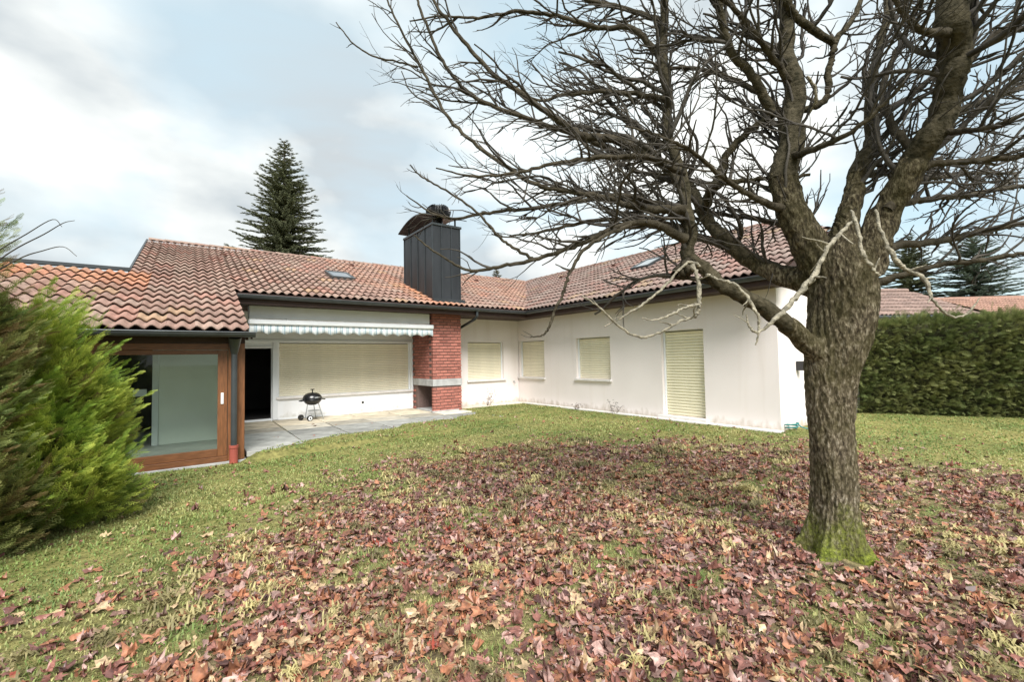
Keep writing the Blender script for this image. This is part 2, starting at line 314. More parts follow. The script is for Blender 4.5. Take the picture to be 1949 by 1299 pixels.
# ------------------------------------------------------------------ ground
BC = 8.95                                 # front of the garden room
def patio_open(a, b):
    edge = 9.25 + 0.27*(a-1.2) + 0.12*np.sin(a*3.1)+0.07*np.sin(a*7.7)
    return (b > np.where(a < 1.5, 8.75+1.1*np.maximum(a-0.95, 0), edge)) & (b < 13.5)
def gz(X, Y):
    X = np.asarray(X, float); Y = np.asarray(Y, float); a, b = to_ab(X, Y)
    z = -0.035 + 0.014*smooth_noise(X*1.3, Y*1.3, 1) + 0.006*smooth_noise(X*5, Y*5, 4)
    d = np.hypot(np.maximum(a-0.7, 0)*0.8, b-BC)
    z = z - 0.10*np.clip(1-d/2.6, 0, 1)**1.0*np.clip(1-(b-BC-0.3)/0.6, 0, 1)
    t = np.hypot(X-2.42, Y-3.42); z = z + 0.06*np.clip(1-t/0.9, 0, 1)**2
    z = np.minimum(z, 0.03)
    over = (a > 0.95) & (a < 6.9) & (b > 8.7) & (b < 12.4) & ~patio_open(a, b)
    return np.where(over, 0.012+0.006*smooth_noise(X*5, Y*5, 4), z)

LP = np.array([ground_px(x, y)[:2] for x, y in ((740, 890), (900, 856), (1080, 838), (1540, 842), (1700, 872), (1949, 905), (2300, 960))] +
              [(6.0, 1.0), (4.0, 0.2), (-1.6, 0.6), (-2.2, 1.9)] + [ground_px(x, y)[:2] for x, y in ((150, 1230), (300, 1130), (480, 1030), (620, 945))])
def poly_sdf(X, Y, P):
    """signed distance to polygon, positive inside"""
    X = X.ravel(); Y = Y.ravel(); inside = np.zeros(X.shape, bool); dm = np.full(X.shape, 1e9)
    for i in range(len(P)):
        x0, y0 = P[i]; x1, y1 = P[(i+1) % len(P)]
        c = ((y0 > Y) != (y1 > Y)) & (X < (x1-x0)*(Y-y0)/(y1-y0+1e-12)+x0); inside ^= c
        t = np.clip(((X-x0)*(x1-x0)+(Y-y0)*(y1-y0))/((x1-x0)**2+(y1-y0)**2), 0, 1)
        dm = np.minimum(dm, np.hypot(X-x0-t*(x1-x0), Y-y0-t*(y1-y0)))
    return np.where(inside, dm, -dm)
def leaf_density(X, Y):
    sh = X.shape; s = poly_sdf(X, Y, LP); X = X.ravel(); Y = Y.ravel()
    s = s + 0.45*smooth_noise(X*2.1, Y*2.1, 3) + 0.25*smooth_noise(X*5, Y*5, 8)
    core = 1/(1+np.exp(-s*3.0))
    patch = np.clip(0.66 + 0.6*smooth_noise(X*3.0, Y*3.0, 5) + 0.25*smooth_noise(X*8, Y*8, 6), 0.10, 1)
    return (core*patch).reshape(sh)
def on_paving(a, b):
    house = ((b > BC) & (a < 0.9)) | ((b > 12.9) & (a < 10)) | ((a > 9.7) & (b > 4.0) & (a < 15.3)) | ((b > 11.9) & (a > 5.85) & (a < 6.9))
    patio = (a > 0.8) & (a < 6.6) & patio_open(a, b)
    strip = (a > 6.5) & (a < 9.8) & (b > 12.32+0.08*np.sin(a*4)) | (a > 9.52) & (a < 9.8) & (b > 4.1) & (b < 12.9)
    return house | patio | strip
xs = np.concatenate([-np.geomspace(16, 420, 16)[::-1], np.arange(-15.8, 16, 0.2), np.geomspace(16, 420, 16)])
ys = np.concatenate([-np.geomspace(3, 300, 12)[::-1], np.arange(-2.8, 18, 0.2), np.geomspace(18, 700, 20)])
GX, GY = np.meshgrid(xs, ys); GZ = gz(GX, GY)
far = np.clip((np.hypot(GX, GY-7)-16)/10, 0, 1); GZ = GZ*(1-far) - 0.05*far
nx, ny = len(xs), len(ys); I = np.arange(nx*ny).reshape(ny, nx)
quads = np.stack([I[:-1, :-1], I[:-1, 1:], I[1:, 1:], I[1:, :-1]], -1).reshape(-1, 4)
gc = np.zeros((nx*ny, 3)); gc[:, 0] = np.clip(leaf_density(GX, GY).ravel()*1.25, 0, 1)
g = add_np('ground', np.stack([GX, GY, GZ], -1).reshape(-1, 3), [quads], MAT['ground'], smooth=True, colors=gc)
tag(g, 'lawn soil with short winter turf around the house', kind='structure')

# ------------------------------------------------------------------ grass
def in_view(X, Y, Z, mx=90, my=140):
    V = np.stack([X, Y, Z], -1); d = V-CAM; z = d@CF
    px = IMG_W/2+F_PX*(d@CR)/np.maximum(z, 1e-3); py = IMG_H/2-F_PX*(d@CU)/np.maximum(z, 1e-3)
    return (z > 0.3) & (px > -mx*4) & (px < IMG_W+mx*4) & (py < IMG_H+my*2)
def make_grass():
    PV = []; 
    # sample with density falling with distance
    P = []
    for (r0, r1, dens) in ((1.5, 3.2, 5200), (3.2, 5, 3400), (5, 7.5, 1900), (7.5, 11, 950), (11, 17, 420)):
        n = int(math.pi*(r1**2-r0**2)*0.36*dens); r = np.sqrt(RNG.uniform(r0**2, r1**2, n)); t = RNG.uniform(-1.14, 1.14, n)
        P.append(np.stack([r*np.sin(t), r*np.cos(t), np.full(n, r0)], -1))
    P = np.concatenate(P); X, Y, r0 = P.T
    a, b = to_ab(X, Y); dens = leaf_density(X, Y)
    clump = 0.55+0.45*smooth_noise(X*7, Y*7, 2)
    keep = ~on_paving(a, b) & (RNG.random(len(X)) < np.clip(1.08-dens*1.0, 0.26, 1)*np.clip(clump+0.35, 0.2, 1)) & in_view(X, Y, gz(X, Y)) & (np.hypot(X-2.42, Y-3.42) > 0.24)
    X, Y, r0, dens = X[keep], Y[keep], r0[keep], dens[keep]
    # straw-coloured tufts that stand up through the leaves
    tr = np.sqrt(RNG.uniform(1.5**2, 8.5**2, 520)); tt_ = RNG.uniform(-1.1, 1.1, 520); cx_, cy_ = tr*np.sin(tt_), tr*np.cos(tt_); okk = (leaf_density(cx_, cy_) > 0.2) & (np.hypot(cx_-2.42, cy_-3.42) > 0.35); cx_, cy_, tr = cx_[okk], cy_[okk], tr[okk]
    k_ = 50; ang = RNG.uniform(0, 6.28, (len(cx_), k_)); rr = np.abs(RNG.normal(0, 0.055, (len(cx_), k_)))*RNG.uniform(0.5, 1.6, (len(cx_), 1))
    tuft = np.concatenate([np.zeros(len(X)), np.ones(len(cx_)*k_)]); X = np.concatenate([X, (cx_[:, None]+rr*np.cos(ang)).ravel()]); Y = np.concatenate([Y, (cy_[:, None]+rr*np.sin(ang)).ravel()]); r0 = np.concatenate([r0, np.repeat(tr, k_)]); dens = np.concatenate([dens, np.full(len(cx_)*k_, 1.0)])
    n = len(X); Z = gz(X, Y)-0.004+0.03*tuft
    L = RNG.uniform(0.015, 0.042, n)*(1+0.55*smooth_noise(X*2, Y*2, 9)); L = L*(1+0.7*tuft); W = (1+0.35*tuft)*(0.0016+0.0009*r0*RNG.uniform(0.7, 1.3, n))
    th = RNG.uniform(0, 2*np.pi, n); lean = RNG.uniform(0.3, 1.25, n)*(1+0.6*tuft); d = np.stack([np.cos(th), np.sin(th)], -1); s = np.stack([-d[:, 1], d[:, 0]], -1)
    base = np.stack([X, Y, Z], -1)
    def pt(k, l, w):
        o = base.copy(); o[:, :2] += d*(np.sin(lean*k)*l*L)[:, None] + s*(w*W)[:, None]; o[:, 2] += np.cos(lean*k*0.9)*l*L; return o
    V = np.stack([pt(0, 0, 1), pt(0, 0, -1), pt(0.6, 0.6, -0.8), pt(0.6, 0.6, 0.8), pt(1.1, 1.0, 0)], 1).reshape(-1, 3)
    i = np.arange(n)[:, None]*5
    q = i+np.array([[0, 1, 2, 3]]); t3 = i+np.array([[3, 2, 4]])
    green = np.array([0.22, 0.30, 0.08]); yel = np.array([0.58, 0.50, 0.22]); dark = np.array([0.14, 0.22, 0.06])
    m = np.clip(0.14+0.36*np.sqrt(np.clip(dens, 0, 1))+0.42*smooth_noise(X*1.1, Y*1.1, 11)+0.2*smooth_noise(X*4, Y*4, 13)+0.5*dens*(dens > 0.3)+RNG.normal(0, 0.2, n), 0, 1)[:, None]; k = np.clip(0.4+0.75*smooth_noise(X*1.3, Y*1.3, 12), 0, 1)[:, None]
    c = (green*(1-k)+dark*k)*(1-m)+yel*m; c = np.where(tuft[:, None] > 0, np.array([0.50, 0.43, 0.20])*(0.75+0.35*np.sin(X*3.1+Y*2.3)[:, None]), c); c = c*RNG.uniform(0.7, 1.25, n)[:, None]
    o = add_np('grass', V, [q, t3], MAT['grass'], colors=np.repeat(c, 5, 0)); tag(o, 'green and yellowed winter lawn grass', 'grass', kind='stuff')
make_grass()

# ------------------------------------------------------------------ house
house = empty('bungalow', ab(HA, HB, 0), HTH)
tag(house, 'white L-shaped bungalow with red-brown tiled roof, closed cream shutters and brick chimney', 'house')
BE, ZE, TA = 11.5, 3.14, 0.362            # main eave of the long range: b, height, slope
BX, BR_ = 8.6, 18.115                     # lower eave over the garden room, ridge
ZR = ZE+(BR_-BE)*TA; AE, AR = 9.08, 14.3; TB = (ZR-ZE)/(AR-AE)
B_END = 3.65                              # verge of the right wing

def wall_panel(mb, axis, c0, c1, u0, u1, z0, z1, holes=()):
    """wall between planes c0 (face) and c1; holes (u0,u1,z0,z1)"""
    us = sorted({u0, u1, *[h[0] for h in holes], *[h[1] for h in holes]}); zs = sorted({z0, z1, *[h[2] for h in holes], *[h[3] for h in holes]})
    def P(u, c, z): return (u, c, z) if axis == 'a' else (c, u, z)
    solid = lambda i, j: 0 <= i < len(us)-1 and 0 <= j < len(zs)-1 and not any(h[0]-1e-6 <= us[i] and us[i+1] <= h[1]+1e-6 and h[2]-1e-6 <= zs[j] and zs[j+1] <= h[3]+1e-6 for h in holes)
    for i in range(len(us)-1):
        for j in range(len(zs)-1):
            if not solid(i, j): continue
            a0, a1, h0, h1 = us[i], us[i+1], zs[j], zs[j+1]
            for c in (c0, c1): mb.add([P(a0, c, h0), P(a1, c, h0), P(a1, c, h1), P(a0, c, h1)], [(0, 1, 2, 3)])
            if not solid(i-1, j): mb.add([P(a0, c0, h0), P(a0, c1, h0), P(a0, c1, h1), P(a0, c0, h1)], [(0, 1, 2, 3)])
            if not solid(i+1, j): mb.add([P(a1, c0, h0), P(a1, c1, h0), P(a1, c1, h1), P(a1, c0, h1)], [(0, 1, 2, 3)])
            if not solid(i, j-1): mb.add([P(a0, c0, h0), P(a1, c0, h0), P(a1, c1, h0), P(a0, c1, h0)], [(0, 1, 2, 3)])
            if not solid(i, j+1): mb.add([P(a0, c0, h1), P(a1, c0, h1), P(a1, c1, h1), P(a0, c1, h1)], [(0, 1, 2, 3)])
BL = 13.42
W1 = (7.62, 9.09, 0.83, 2.12); W2 = (11.42, 12.80, 0.88, 2.15); W3 = (8.53, 9.90, 0.89, 2.13); WD = (5.69, 6.83, 0.06, 2.17)
BIG = (2.0, 5.83, 0.61, 2.09); DOOR = (1.2, 1.87, 0.0, 1.93)
mb = HMB(); wall_panel(mb, 'a', BL, BL+0.3, 0.85, 5.9, -0.3, 3.0, [BIG, DOOR]); mb.build('wall', MAT['plaster_white'], house)
mb = HMB(); wall_panel(mb, 'a', HB, HB+0.3, 6.8, 9.74, -0.3, 3.0, [W1]); mb.build('wall', MAT['plaster'], house)
mb = HMB(); wall_panel(mb, 'b', HA, HA+0.3, 4.371, HB+0.29, -0.3, 3.0, [W2, W3, WD]); mb.build('wall', MAT['plaster'], house)
AH, BH = 11.7, 6.0; ZH = ZE+(AH-AE)*TB      # half-hip: cut starts at a = AH on the verge, meets the ridge at b = BH
gable = [(9.75, -0.3), (14.45, -0.3), (14.45, ZH-0.2), (AH, ZH-0.13), (9.75, ZE+(9.75-AE)*TB-0.14)]
mb = HMB(); mb.prism(gable, 4.07, 4.37, 1); o = mb.build('gable_wall', MAT['plaster'], house)
mb = HMB(); mb.box((14.15, 4.38, -0.3), (14.45, 24.0, ZH-0.25)); mb.box((-6, 23.7, -0.3), (14.14, 24.0, 3.0)); mb.box((-6, BL+0.35, -0.3), (-5.7, 23.69, 3.0)); mb.box((10.05, 12.9, 0), (10.3, 23.6, 2.95)); mb.box((5.9, BL, -0.3), (6.79, BL+0.3, 3.0)); mb.build('rear_wall', MAT['plaster'], house)
mb = HMB(); mb.prism([(13.4, 2.9), (BR_, ZR-0.2), (22.8, 2.9)], -0.7, -0.45, 0); mb.build('side_gable_wall', MAT['plaster_white'], house)
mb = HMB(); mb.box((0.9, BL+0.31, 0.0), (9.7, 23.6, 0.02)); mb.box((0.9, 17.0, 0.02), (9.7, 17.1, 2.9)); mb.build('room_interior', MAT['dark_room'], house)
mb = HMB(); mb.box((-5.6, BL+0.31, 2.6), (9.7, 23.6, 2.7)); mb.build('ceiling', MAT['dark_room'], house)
mb = HMB(); mb.box((9.50, 4.0, -0.2), (9.745, 12.86, -0.012)); mb.build('concrete_kerb', MAT['sill'], house)

def slat_mesh(w, h, axis, name):
    n = 4; vs = []; fs = []
    for s in (0, 1):
        for k in range(n+1):
            t = k/n; out = 0.015*math.sin(math.pi*t)**0.6; z = h*t*0.93
            vs.append((s*w, -out, z) if axis == 'a' else (-out, s*w, z))
    for k in range(n): fs.append((k, n+1+k, n+2+k, k+1))
    back = len(vs)
    for s in (0, 1):
        for z in (0, h*0.93): vs.append((s*w, 0.006, z) if axis == 'a' else (0.006, s*w, z))
    fs += [(back, back+1, back+3, back+2), (0, back, back+2, n+1), (n, 2*n+1, back+3, back+1)]
    me = bpy.data.meshes.new(name); me.from_pydata(vs, [], fs)
    bm = bmesh.new(); bm.from_mesh(me); bmesh.ops.recalc_face_normals(bm, faces=bm.faces); bm.to_mesh(me); bm.free(); return me
def shutter_window(rect, axis, c, pitch, m, rec=0.13, name='window', sill=True, label=None):
    """window with its roller shutter closed; c = wall face"""
    u0, u1, z0, z1 = rect
    B = (lambda mbx, ua, ub, ca, cb, za, zb: mbx.box((ua, c+ca, za), (ub, c+cb, zb))) if axis == 'a' else (lambda mbx, ua, ub, ca, cb, za, zb: mbx.box((c+ca, ua, za), (c+cb, ub, zb)))
    off = ((u0, c, z0) if axis == 'a' else (c, u0, z0))
    mbx = MB(off)
    fw = 0.045
    for ua, ub, za, zb in ((u0+.002, u0+fw, z0+.002, z1-.002), (u1-fw, u1-.002, z0+.002, z1-.002), (u0+fw, u1-fw, z1-0.012, z1-.002)): B(mbx, ua, ub, rec-0.045, rec+0.03, za, zb)
    win = mbx.build(name, MAT['white_paint'], house, bevel=0.004); win.location = (u0-HA, c-HB, z0) if axis == 'a' else (c-HA, u0-HB, z0)
    if label: win['label'] = label
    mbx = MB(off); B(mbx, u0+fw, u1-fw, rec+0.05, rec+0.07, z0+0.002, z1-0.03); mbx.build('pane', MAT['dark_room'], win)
    n = max(1, int((z1-0.03-z0)/pitch)); h = (z1-0.03-z0)/n
    me = slat_mesh(u1-u0-2*fw-0.006, h, axis, 'slat'); me.materials.append(m)
    for k in range(n):
        s = link('slat', me, win); zz = k*h+0.002
        s.location = (fw+0.003, rec, zz) if axis == 'a' else (rec, fw+0.003, zz)
    if sill:
        mbx = MB(off); B(mbx, u0-0.05, u1+0.05, -0.07, rec+0.03, z0-0.065, z0-0.001); mbx.build('sill', MAT['sill'], win, bevel=0.008)
    return win
shutter_window(W1, 'a', HB, 0.051, MAT['shutter'], label='cream shuttered window right of the brick chimney')
shutter_window(W2, 'b', HA, 0.051, MAT['shutter'], label='cream shuttered window in the inner corner')
shutter_window(W3, 'b', HA, 0.051, MAT['shutter'], label='square cream shuttered window in the middle of the right wing')
shutter_window(WD, 'b', HA, 0.070, MAT['shutter_b'], name='shuttered_door', sill=False, label='tall patio door behind a closed yellow roller shutter')
shutter_window(BIG, 'a', BL, 0.053, MAT['shutter'], label='wide living room window behind a cream roller shutter')
mb = HMB(); mb.box((9.62, 5.6, -0.1), (9.76, 6.92, 0.055)); mb.build('door_step', MAT['sill'], house, bevel=0.008)
# frame round the wide window and the open door
mb = HMB()
for b_ in (((1.87, BL-0.03, 0.0), (1.995, BL+0.12, 2.14)), ((5.835, BL-0.03, 0.0), (5.878, BL+0.12, 2.14)), ((2.0, BL-0.05, 0.55), (5.83, BL+0.1, 0.605)), ((1.1, BL-0.032, 2.095), (5.878, BL+0.1, 2.16)), ((1.1, BL-0.028, 1.935), (1.868, BL+0.1, 1.985)), ((1.1, BL-0.03, -0.05), (1.868, BL+0.1, 0.045)), ((2.0, BL-0.035, -0.05), (5.83, BL+0.02, 0.04))): mb.box(*b_)
mb.build('window_surround', MAT['white_paint'], house, bevel=0.006)
dm = MB(); dm.box((-0.66, -0.02, 0), (-0.6, 0.03, 1.86)); dm.box((-0.06, -0.02, 0), (0.0, 0.03, 1.86)); dm.box((-0.6, -0.02, 1.8), (-0.06, 0.03, 1.86)); dm.box((-0.6, -0.02, 0), (-0.06, 0.03, 0.1))
dl = dm.build('terrace_door', MAT['white_paint'], house); dl.location = (1.87-HA, BL+0.05-HB, 0.05); dl.rotation_euler = (0, 0, R(-98)); dl['label'] = 'white terrace door standing open into the dark room'
dm = MB(); dm.box((-0.6, 0.0, 0.1), (-0.06, 0.01, 1.8)); dm.build('pane', MAT['glass'], dl)
mb = HMB(); mb.tube([(4.28, BL-0.012, 0.30), (4.28, BL+0.02, 0.30)], 0.035, 12); mb.build('vent_cap', MAT['black'], house)

# soffits, fascias, bargeboards
mb = HMB()
mb.box((0.9, BE+0.02, 2.9), (9.74, BL+0.02, 2.96)); mb.box((AE+0.02, B_END+0.03, 2.905), (9.78, BE+0.02, 2.965)); mb.box((9.7, B_END+0.03, 2.91), (9.78, 4.07, 3.2)); mb.build('soffit', MAT['soffit'], house)
mb = HMB()
mb.box((0.9, BE, 2.88), (AE+0.02, BE+0.03, 3.12)); mb.box((AE, B_END+0.01, 2.885), (AE+0.03, BE, 3.12)); mb.box((0.87, BX, 1.95), (0.9, BX+0.03, 2.05))
mb.build('fascia', MAT['soffit'], house)
mb = HMB(); mb.prism([(BX+0.03, 1.93), (BX+0.03, 2.09), (BL, ZE+(BL-BE)*TA-0.06), (BL, ZE+(BL-BE)*TA-0.26), (BE, 2.9)], 0.8, 0.84, 0); mb.build('bargeboard', MAT['soffit'], house)
mb = HMB(); mb.prism([(AE+0.02, 2.95), (AE+0.02, ZE-0.01), (AH, ZH-0.01), (14.8, ZH-0.03), (14.8, ZH-0.22), (AH, ZH-0.22)], B_END, B_END+0.035, 1); mb.build('bargeboard', MAT['soffit'], house)
mb = HMB(); mb.prism([(12.9, ZE+(12.9-BE)*TA-0.2), (12.9, ZE+(12.9-BE)*TA+0.02), (BR_, ZR+0.02), (BR_, ZR-0.2)], -1.06, -1.02, 0); mb.build('bargeboard', MAT['metal_dark'], house)

def gutter(path, r=0.075):
    """half-round gutter along a horizontal polyline in house axes"""
    mb = HMB(); pts = [np.array(p, float) for p in path]; n = 8; rings = []
    for i, p in enumerate(pts):
        t0 = pts[i]-pts[i-1] if i else pts[1]-pts[0]; t1 = pts[i+1]-pts[i] if i < len(pts)-1 else t0
        t0 = t0/np.linalg.norm(t0); t1 = t1/np.linalg.norm(t1); n0 = np.array([-t0[1], t0[0], 0]); n1 = np.array([-t1[1], t1[0], 0])
        s = (n0+n1); s = s/np.dot(s, n0)
        ring = []
        for rr in (r, r-0.008):
            for k in range(n+1):
                th = math.pi+math.pi*k/n; ring.append(p+s*math.cos(th)*rr+UZ*math.sin(th)*rr)
        rings.append(ring)
    m = 2*(n+1); vs = [q for g_ in rings for q in g_]; fs = []
    for i in range(len(pts)-1):
        for k in range(n):
            fs.append((i*m+k, i*m+k+1, (i+1)*m+k+1, (i+1)*m+k)); fs.append((i*m+n+1+k, (i+1)*m+n+1+k, (i+1)*m+n+2+k, i*m+n+2+k))
        fs.append((i*m, (i+1)*m, (i+1)*m+n+1, i*m+n+1)); fs.append((i*m+n, i*m+2*n+1, (i+1)*m+2*n+1, (i+1)*m+n))
    mb.add(vs, fs)
    for e_ in (0, len(pts)-1):
        mb.add([rings[e_][k] for k in range(n+1)], [tuple(range(n+1))])
    lip = [rings[i][n] + UZ*0.004 for i in range(len(pts))]; lip2 = [rings[i][0] + UZ*0.004 for i in range(len(pts))]
    mb.tube(lip, 0.011, 6); mb.tube(lip2, 0.011, 6)
    return mb.build('gutter', MAT['gutter'], house, smooth=False)
gutter([(0.9, BE-0.08, 3.06), (AE-0.08, BE-0.08, 3.06), (AE-0.08, B_END+0.02, 3.06)])
gutter([(-6.0, BX-0.08, 2.045), (0.93, BX-0.08, 2.045)])
# downpipes
mb = HMB(); mb.tube([(7.12, BE-0.06, 3.02), (7.12, BE-0.06, 2.86), (7.10, BE+0.05, 2.76), (6.97, HB-0.15, 2.42), (6.95, HB-0.07, 2.32), (6.95, HB-0.07, -0.05)], 0.042, 12)
for z_ in (0.35, 1.3, 2.2): mb.box((6.9, HB-0.12, z_), (7.0, HB, z_+0.03))
mb.build('downpipe', MAT['metal_dark'], house, smooth=False)
mb = MB(); mb.tube([(0, 0, 0.27), (0, 0, 1.86)], 0.046, 16); mb.tube([(0, 0, 1.84), (0, -0.03, 1.96), (0, -0.12, 2.12)], [0.05, 0.075, 0.10], 16); dp = mb.build('rain_pipe', MAT['gutter'], house, smooth=False); dp.location = (0.655-HA, BC-0.13-HB, -0.13); dp['label'] = 'grey rain pipe with a red clay foot in front of the garden room'
mb = MB(); mb.tube([(0, 0, -0.1), (0, 0, 0.29)], 0.062, 16); mb.lathe([(0.062, 0.25), (0.07, 0.255), (0.07, 0.3), (0.05, 0.3)], (0, 0, 0), 16); mb.build('clay_foot', MAT['red_pipe'], dp, smooth=False)

# ------------------------------------------------------------------ roof: underlay + tiles
roof = HMB()
zA = lambda b: ZE+(b-BE)*TA-0.055; zB = lambda a: ZE+(a-AE)*TB-0.055
def slab(pts, th=0.04): 
    n = len(pts); roof.add([(*p[:2], p[2]) for p in pts]+[(p[0], p[1], p[2]-th) for p in pts], [tuple(range(n)), tuple(range(2*n-1, n-1, -1))]+[(k, (k+1) % n, n+(k+1) % n, n+k) for k in range(n)])
slab([(-7.0, BX+0.02, zA(BX)), (0.8, BX+0.02, zA(BX)), (0.8, 12.9, zA(12.9)), (-7.0, 12.9, zA(12.9))])
slab([(0.8, BE+0.02, zA(BE)), (AE+0.1, BE+0.02, zA(BE)), (AR, BR_, zA(BR_)), (0.8, BR_, zA(BR_))])
slab([(-1.0, 12.9, zA(12.9)), (0.8, 12.9, zA(12.9)), (0.8, BR_, zA(BR_)), (-1.0, BR_, zA(BR_))])
slab([(AE+0.02, B_END+0.04, zB(AE)), (AH, B_END+0.04, zB(AH)), (AR, BH, zB(AR)), (AR, BR_, zB(AR)), (AE+0.02, BE, zB(AE))])
slab([(AH, B_END+0.04, zB(AH)), (14.8, B_END+0.04, zB(AH)), (AR, BH, zB(AR))])
slab([(-1.0, BR_, zA(BR_)), (AR, BR_, zA(BR_)), (AR, 24.7, ZE), (-1.0, 24.7, ZE)])
slab([(AR, BH, zB(AR)), (14.8, B_END+0.04, zB(AH)), (14.8, 24.7, zB(AH)), (AR, BR_, zB(AR))])
slab([(-7.0, 12.9, zA(12.9)), (-1.0, 12.9, zA(12.9)), (-1.0, 22.5, 3.0), (-7.0, 22.5, 3.0)])
roof_o = roof.build('roof', MAT['soffit'], house)
TW, TL, TOV = 0.37, 0.44, 0.05
NSEG = 12
def tile_template():
    vs = []; 
    x = np.linspace(0, TW, NSEG+1); w = 0.5-0.5*np.cos(2*np.pi*x/(TW/2)+2.4); prof = 0.062*w**0.75
    lo = np.stack([x, np.full_like(x, 0.0), prof+0.046], -1); hi = np.stack([x, np.full_like(x, TL+TOV), prof+0.0], -1); lip = lo.copy(); lip[:, 2] -= 0.018; lip[:, 1] += 0.006
    V = np.concatenate([lip, lo, hi]); k = np.arange(NSEG)
    n = NSEG+1
    Fq = np.concatenate([np.stack([k, k+1, n+k+1, n+k], -1), np.stack([n+k, n+k+1, 2*n+k+1, 2*n+k], -1)])
    return V, Fq
TV, TF = tile_template()
TILES = []       # (matrix3x3 columns u v n, origin in ab, colour)
def tile_colour(a, b, orange=0.0):
    base = np.array([0.275, 0.172, 0.136]); grey = np.array([0.33, 0.255, 0.205]); red = np.array([0.33, 0.16, 0.12]); dark = np.array([0.20, 0.13, 0.105]); org = np.array([0.46, 0.205, 0.105])
    t = RNG.random(); c = base.copy()
    if t < 0.35: c = 0.6*base+0.4*grey
    elif t < 0.5: c = 0.5*red+0.5*base
    elif t < 0.57: c = 0.5*dark+0.5*base
    elif t < 0.60: c = np.array([0.34, 0.22, 0.14])
    c = c*(1-orange)+org*orange
    return c*RNG.uniform(0.9, 1.12)
ca, sa = 1/math.hypot(1, TA), TA/math.hypot(1, TA)
uA, vA, nA = np.array([1, 0, 0.]), np.array([0, ca, sa]), np.array([0, -sa, ca])
for i in range(23):
    b0 = BX+i*TL*ca
    if i == 22: pass
    for j in range(-22, 38):
        a0 = 0.85+j*TW
        if a0+TW > -1.0+1e-6 and b0 > 12.6 or b0 <= 12.6:
            if b0 < BE-0.1 and a0 > 0.8: continue
            if b0 > 12.5 and a0 < -1.01: continue
            if a0 < -6.6: continue
            if a0 > AE+(b0+0.5-BE)*(AR-AE)/(BR_-BE)+0.1: continue
            if 5.93 < a0+0.02 and a0+TW < 6.87 and 11.95 < b0 and b0+TL < 14.07: continue
            near = 0.0
            if 5.0 < a0 < 7.3 and 11.3 < b0 < 14.2: near = np.clip(1-abs(a0+0.2-6.0)/1.1, 0, 1)*RNG.uniform(0.5, 1)
            if a0 < -0.9 and b0 > 10.6: near = max(near, RNG.uniform(0.2, 0.8)*np.clip((b0-10.6)/1.2, 0, 1)) if b0 < 12.6 else near
            if b0 > 13 and 4 < a0: near = max(near, 0.25*RNG.random())
            TILES.append(((uA, vA, nA), np.array([a0, b0, ZE+(b0-BE)*TA-0.045]), tile_colour(a0, b0, near)))
cb, sb = 1/math.hypot(1, TB), TB/math.hypot(1, TB)
uB, vB, nB = np.array([0, -1.0, 0]), np.array([cb, 0, sb]), np.array([-sb, 0, cb])
for i in range(13):
    a0 = AE+i*TL*cb
    for j in range(0, 40):
        b0 = B_END+TW*(j+1)
        if b0-TW > BE+(a0+0.45-AE)*(BR_-BE)/(AR-AE)+0.1: continue
        if a0 > AH-0.2 and b0-TW*0.5 < B_END+(a0+0.25-AH)/(AR-AH)*(BH-B_END): continue
        TILES.append(((uB, vB, nB), np.array([a0, b0, ZE+(a0-AE)*TB-0.045]), tile_colour(a0, b0)*np.array([0.9, 0.97, 1.04])))
def add_tiles():
    O = np.array([t[1] for t in TILES]); C = np.array([t[2] for t in TILES])
    Wd = O[:, :1]*DA+O[:, 1:2]*DB+O[:, 2:]*UZ; px, py, d = pix_of(Wd)
    vis = (px > 150) & (px < 1500)
    order = np.argsort(np.where(vis, d, 1e6)); chosen = set(order[:300].tolist())
    me = bpy.data.meshes.new('roof_tile'); me.from_pydata([tuple(v) for v in TV], [], [tuple(f) for f in TF])
    for p_ in me.polygons: p_.use_smooth = p_.index >= NSEG
    me.materials.append(MAT['tile_obj'])
    VV = []; FF = []; CC = []; n = 0
    for k, ((u, v, nn), o, c) in enumerate(TILES):
        B = np.stack([u, v, nn], 1); jit = np.array([0, 0, RNG.uniform(-0.004, 0.006)]); o = o-np.array([HA, HB, 0])
        if k in chosen:
            t = link('roof_tile', me, roof_o); m3 = Matrix(B.tolist()); t.rotation_euler = m3.to_euler(); t.rotation_euler[2] += 0; t.location = o+jit; t.color = (*c, 1)
        else:
            VV.append(TV@B.T+o+jit); FF.append(TF+n); n += len(TV); CC.append(np.tile(c, (len(TV), 1)))
    o = add_np('tile_courses', np.concatenate(VV), [np.concatenate(FF)], MAT['tile_attr'], roof_o, smooth=False, colors=np.concatenate(CC)); o['kind'] = 'stuff'
add_tiles()
# ridge caps
capm = MB(); n_ = 8; vs_ = []; 
for x_ in (0, 0.42):
    for k in range(n_+1):
        th = math.pi*k/n_; r_ = 0.105 if x_ == 0 else 0.092; vs_.append((x_, math.cos(th)*r_, math.sin(th)*r_*0.75))
capm.add(vs_, [(k, k+1, n_+2+k, n_+1+k) for k in range(n_)])
cap0 = capm.build('ridge_tile', MAT['tile_obj'], roof_o, smooth=True); cap_me = cap0.data; bpy.data.objects.remove(cap0)
def ridge_caps(p0, p1):
    p0 = np.array(p0); p1 = np.array(p1); L = np.linalg.norm(p1-p0); k = int(L/0.4); d = (p1-p0)/L
    for i in range(k):
        o = link('ridge_tile', cap_me, roof_o); o.location = p0+d*i*0.4-np.array([HA, HB, 0])+np.array([0, 0, RNG.uniform(-.003, .003)])
        o.rotation_euler = (0, -math.asin(d[2])+0.02, math.atan2(d[1], d[0])); o.color = (*tile_colour(0, 0)*0.9, 1)
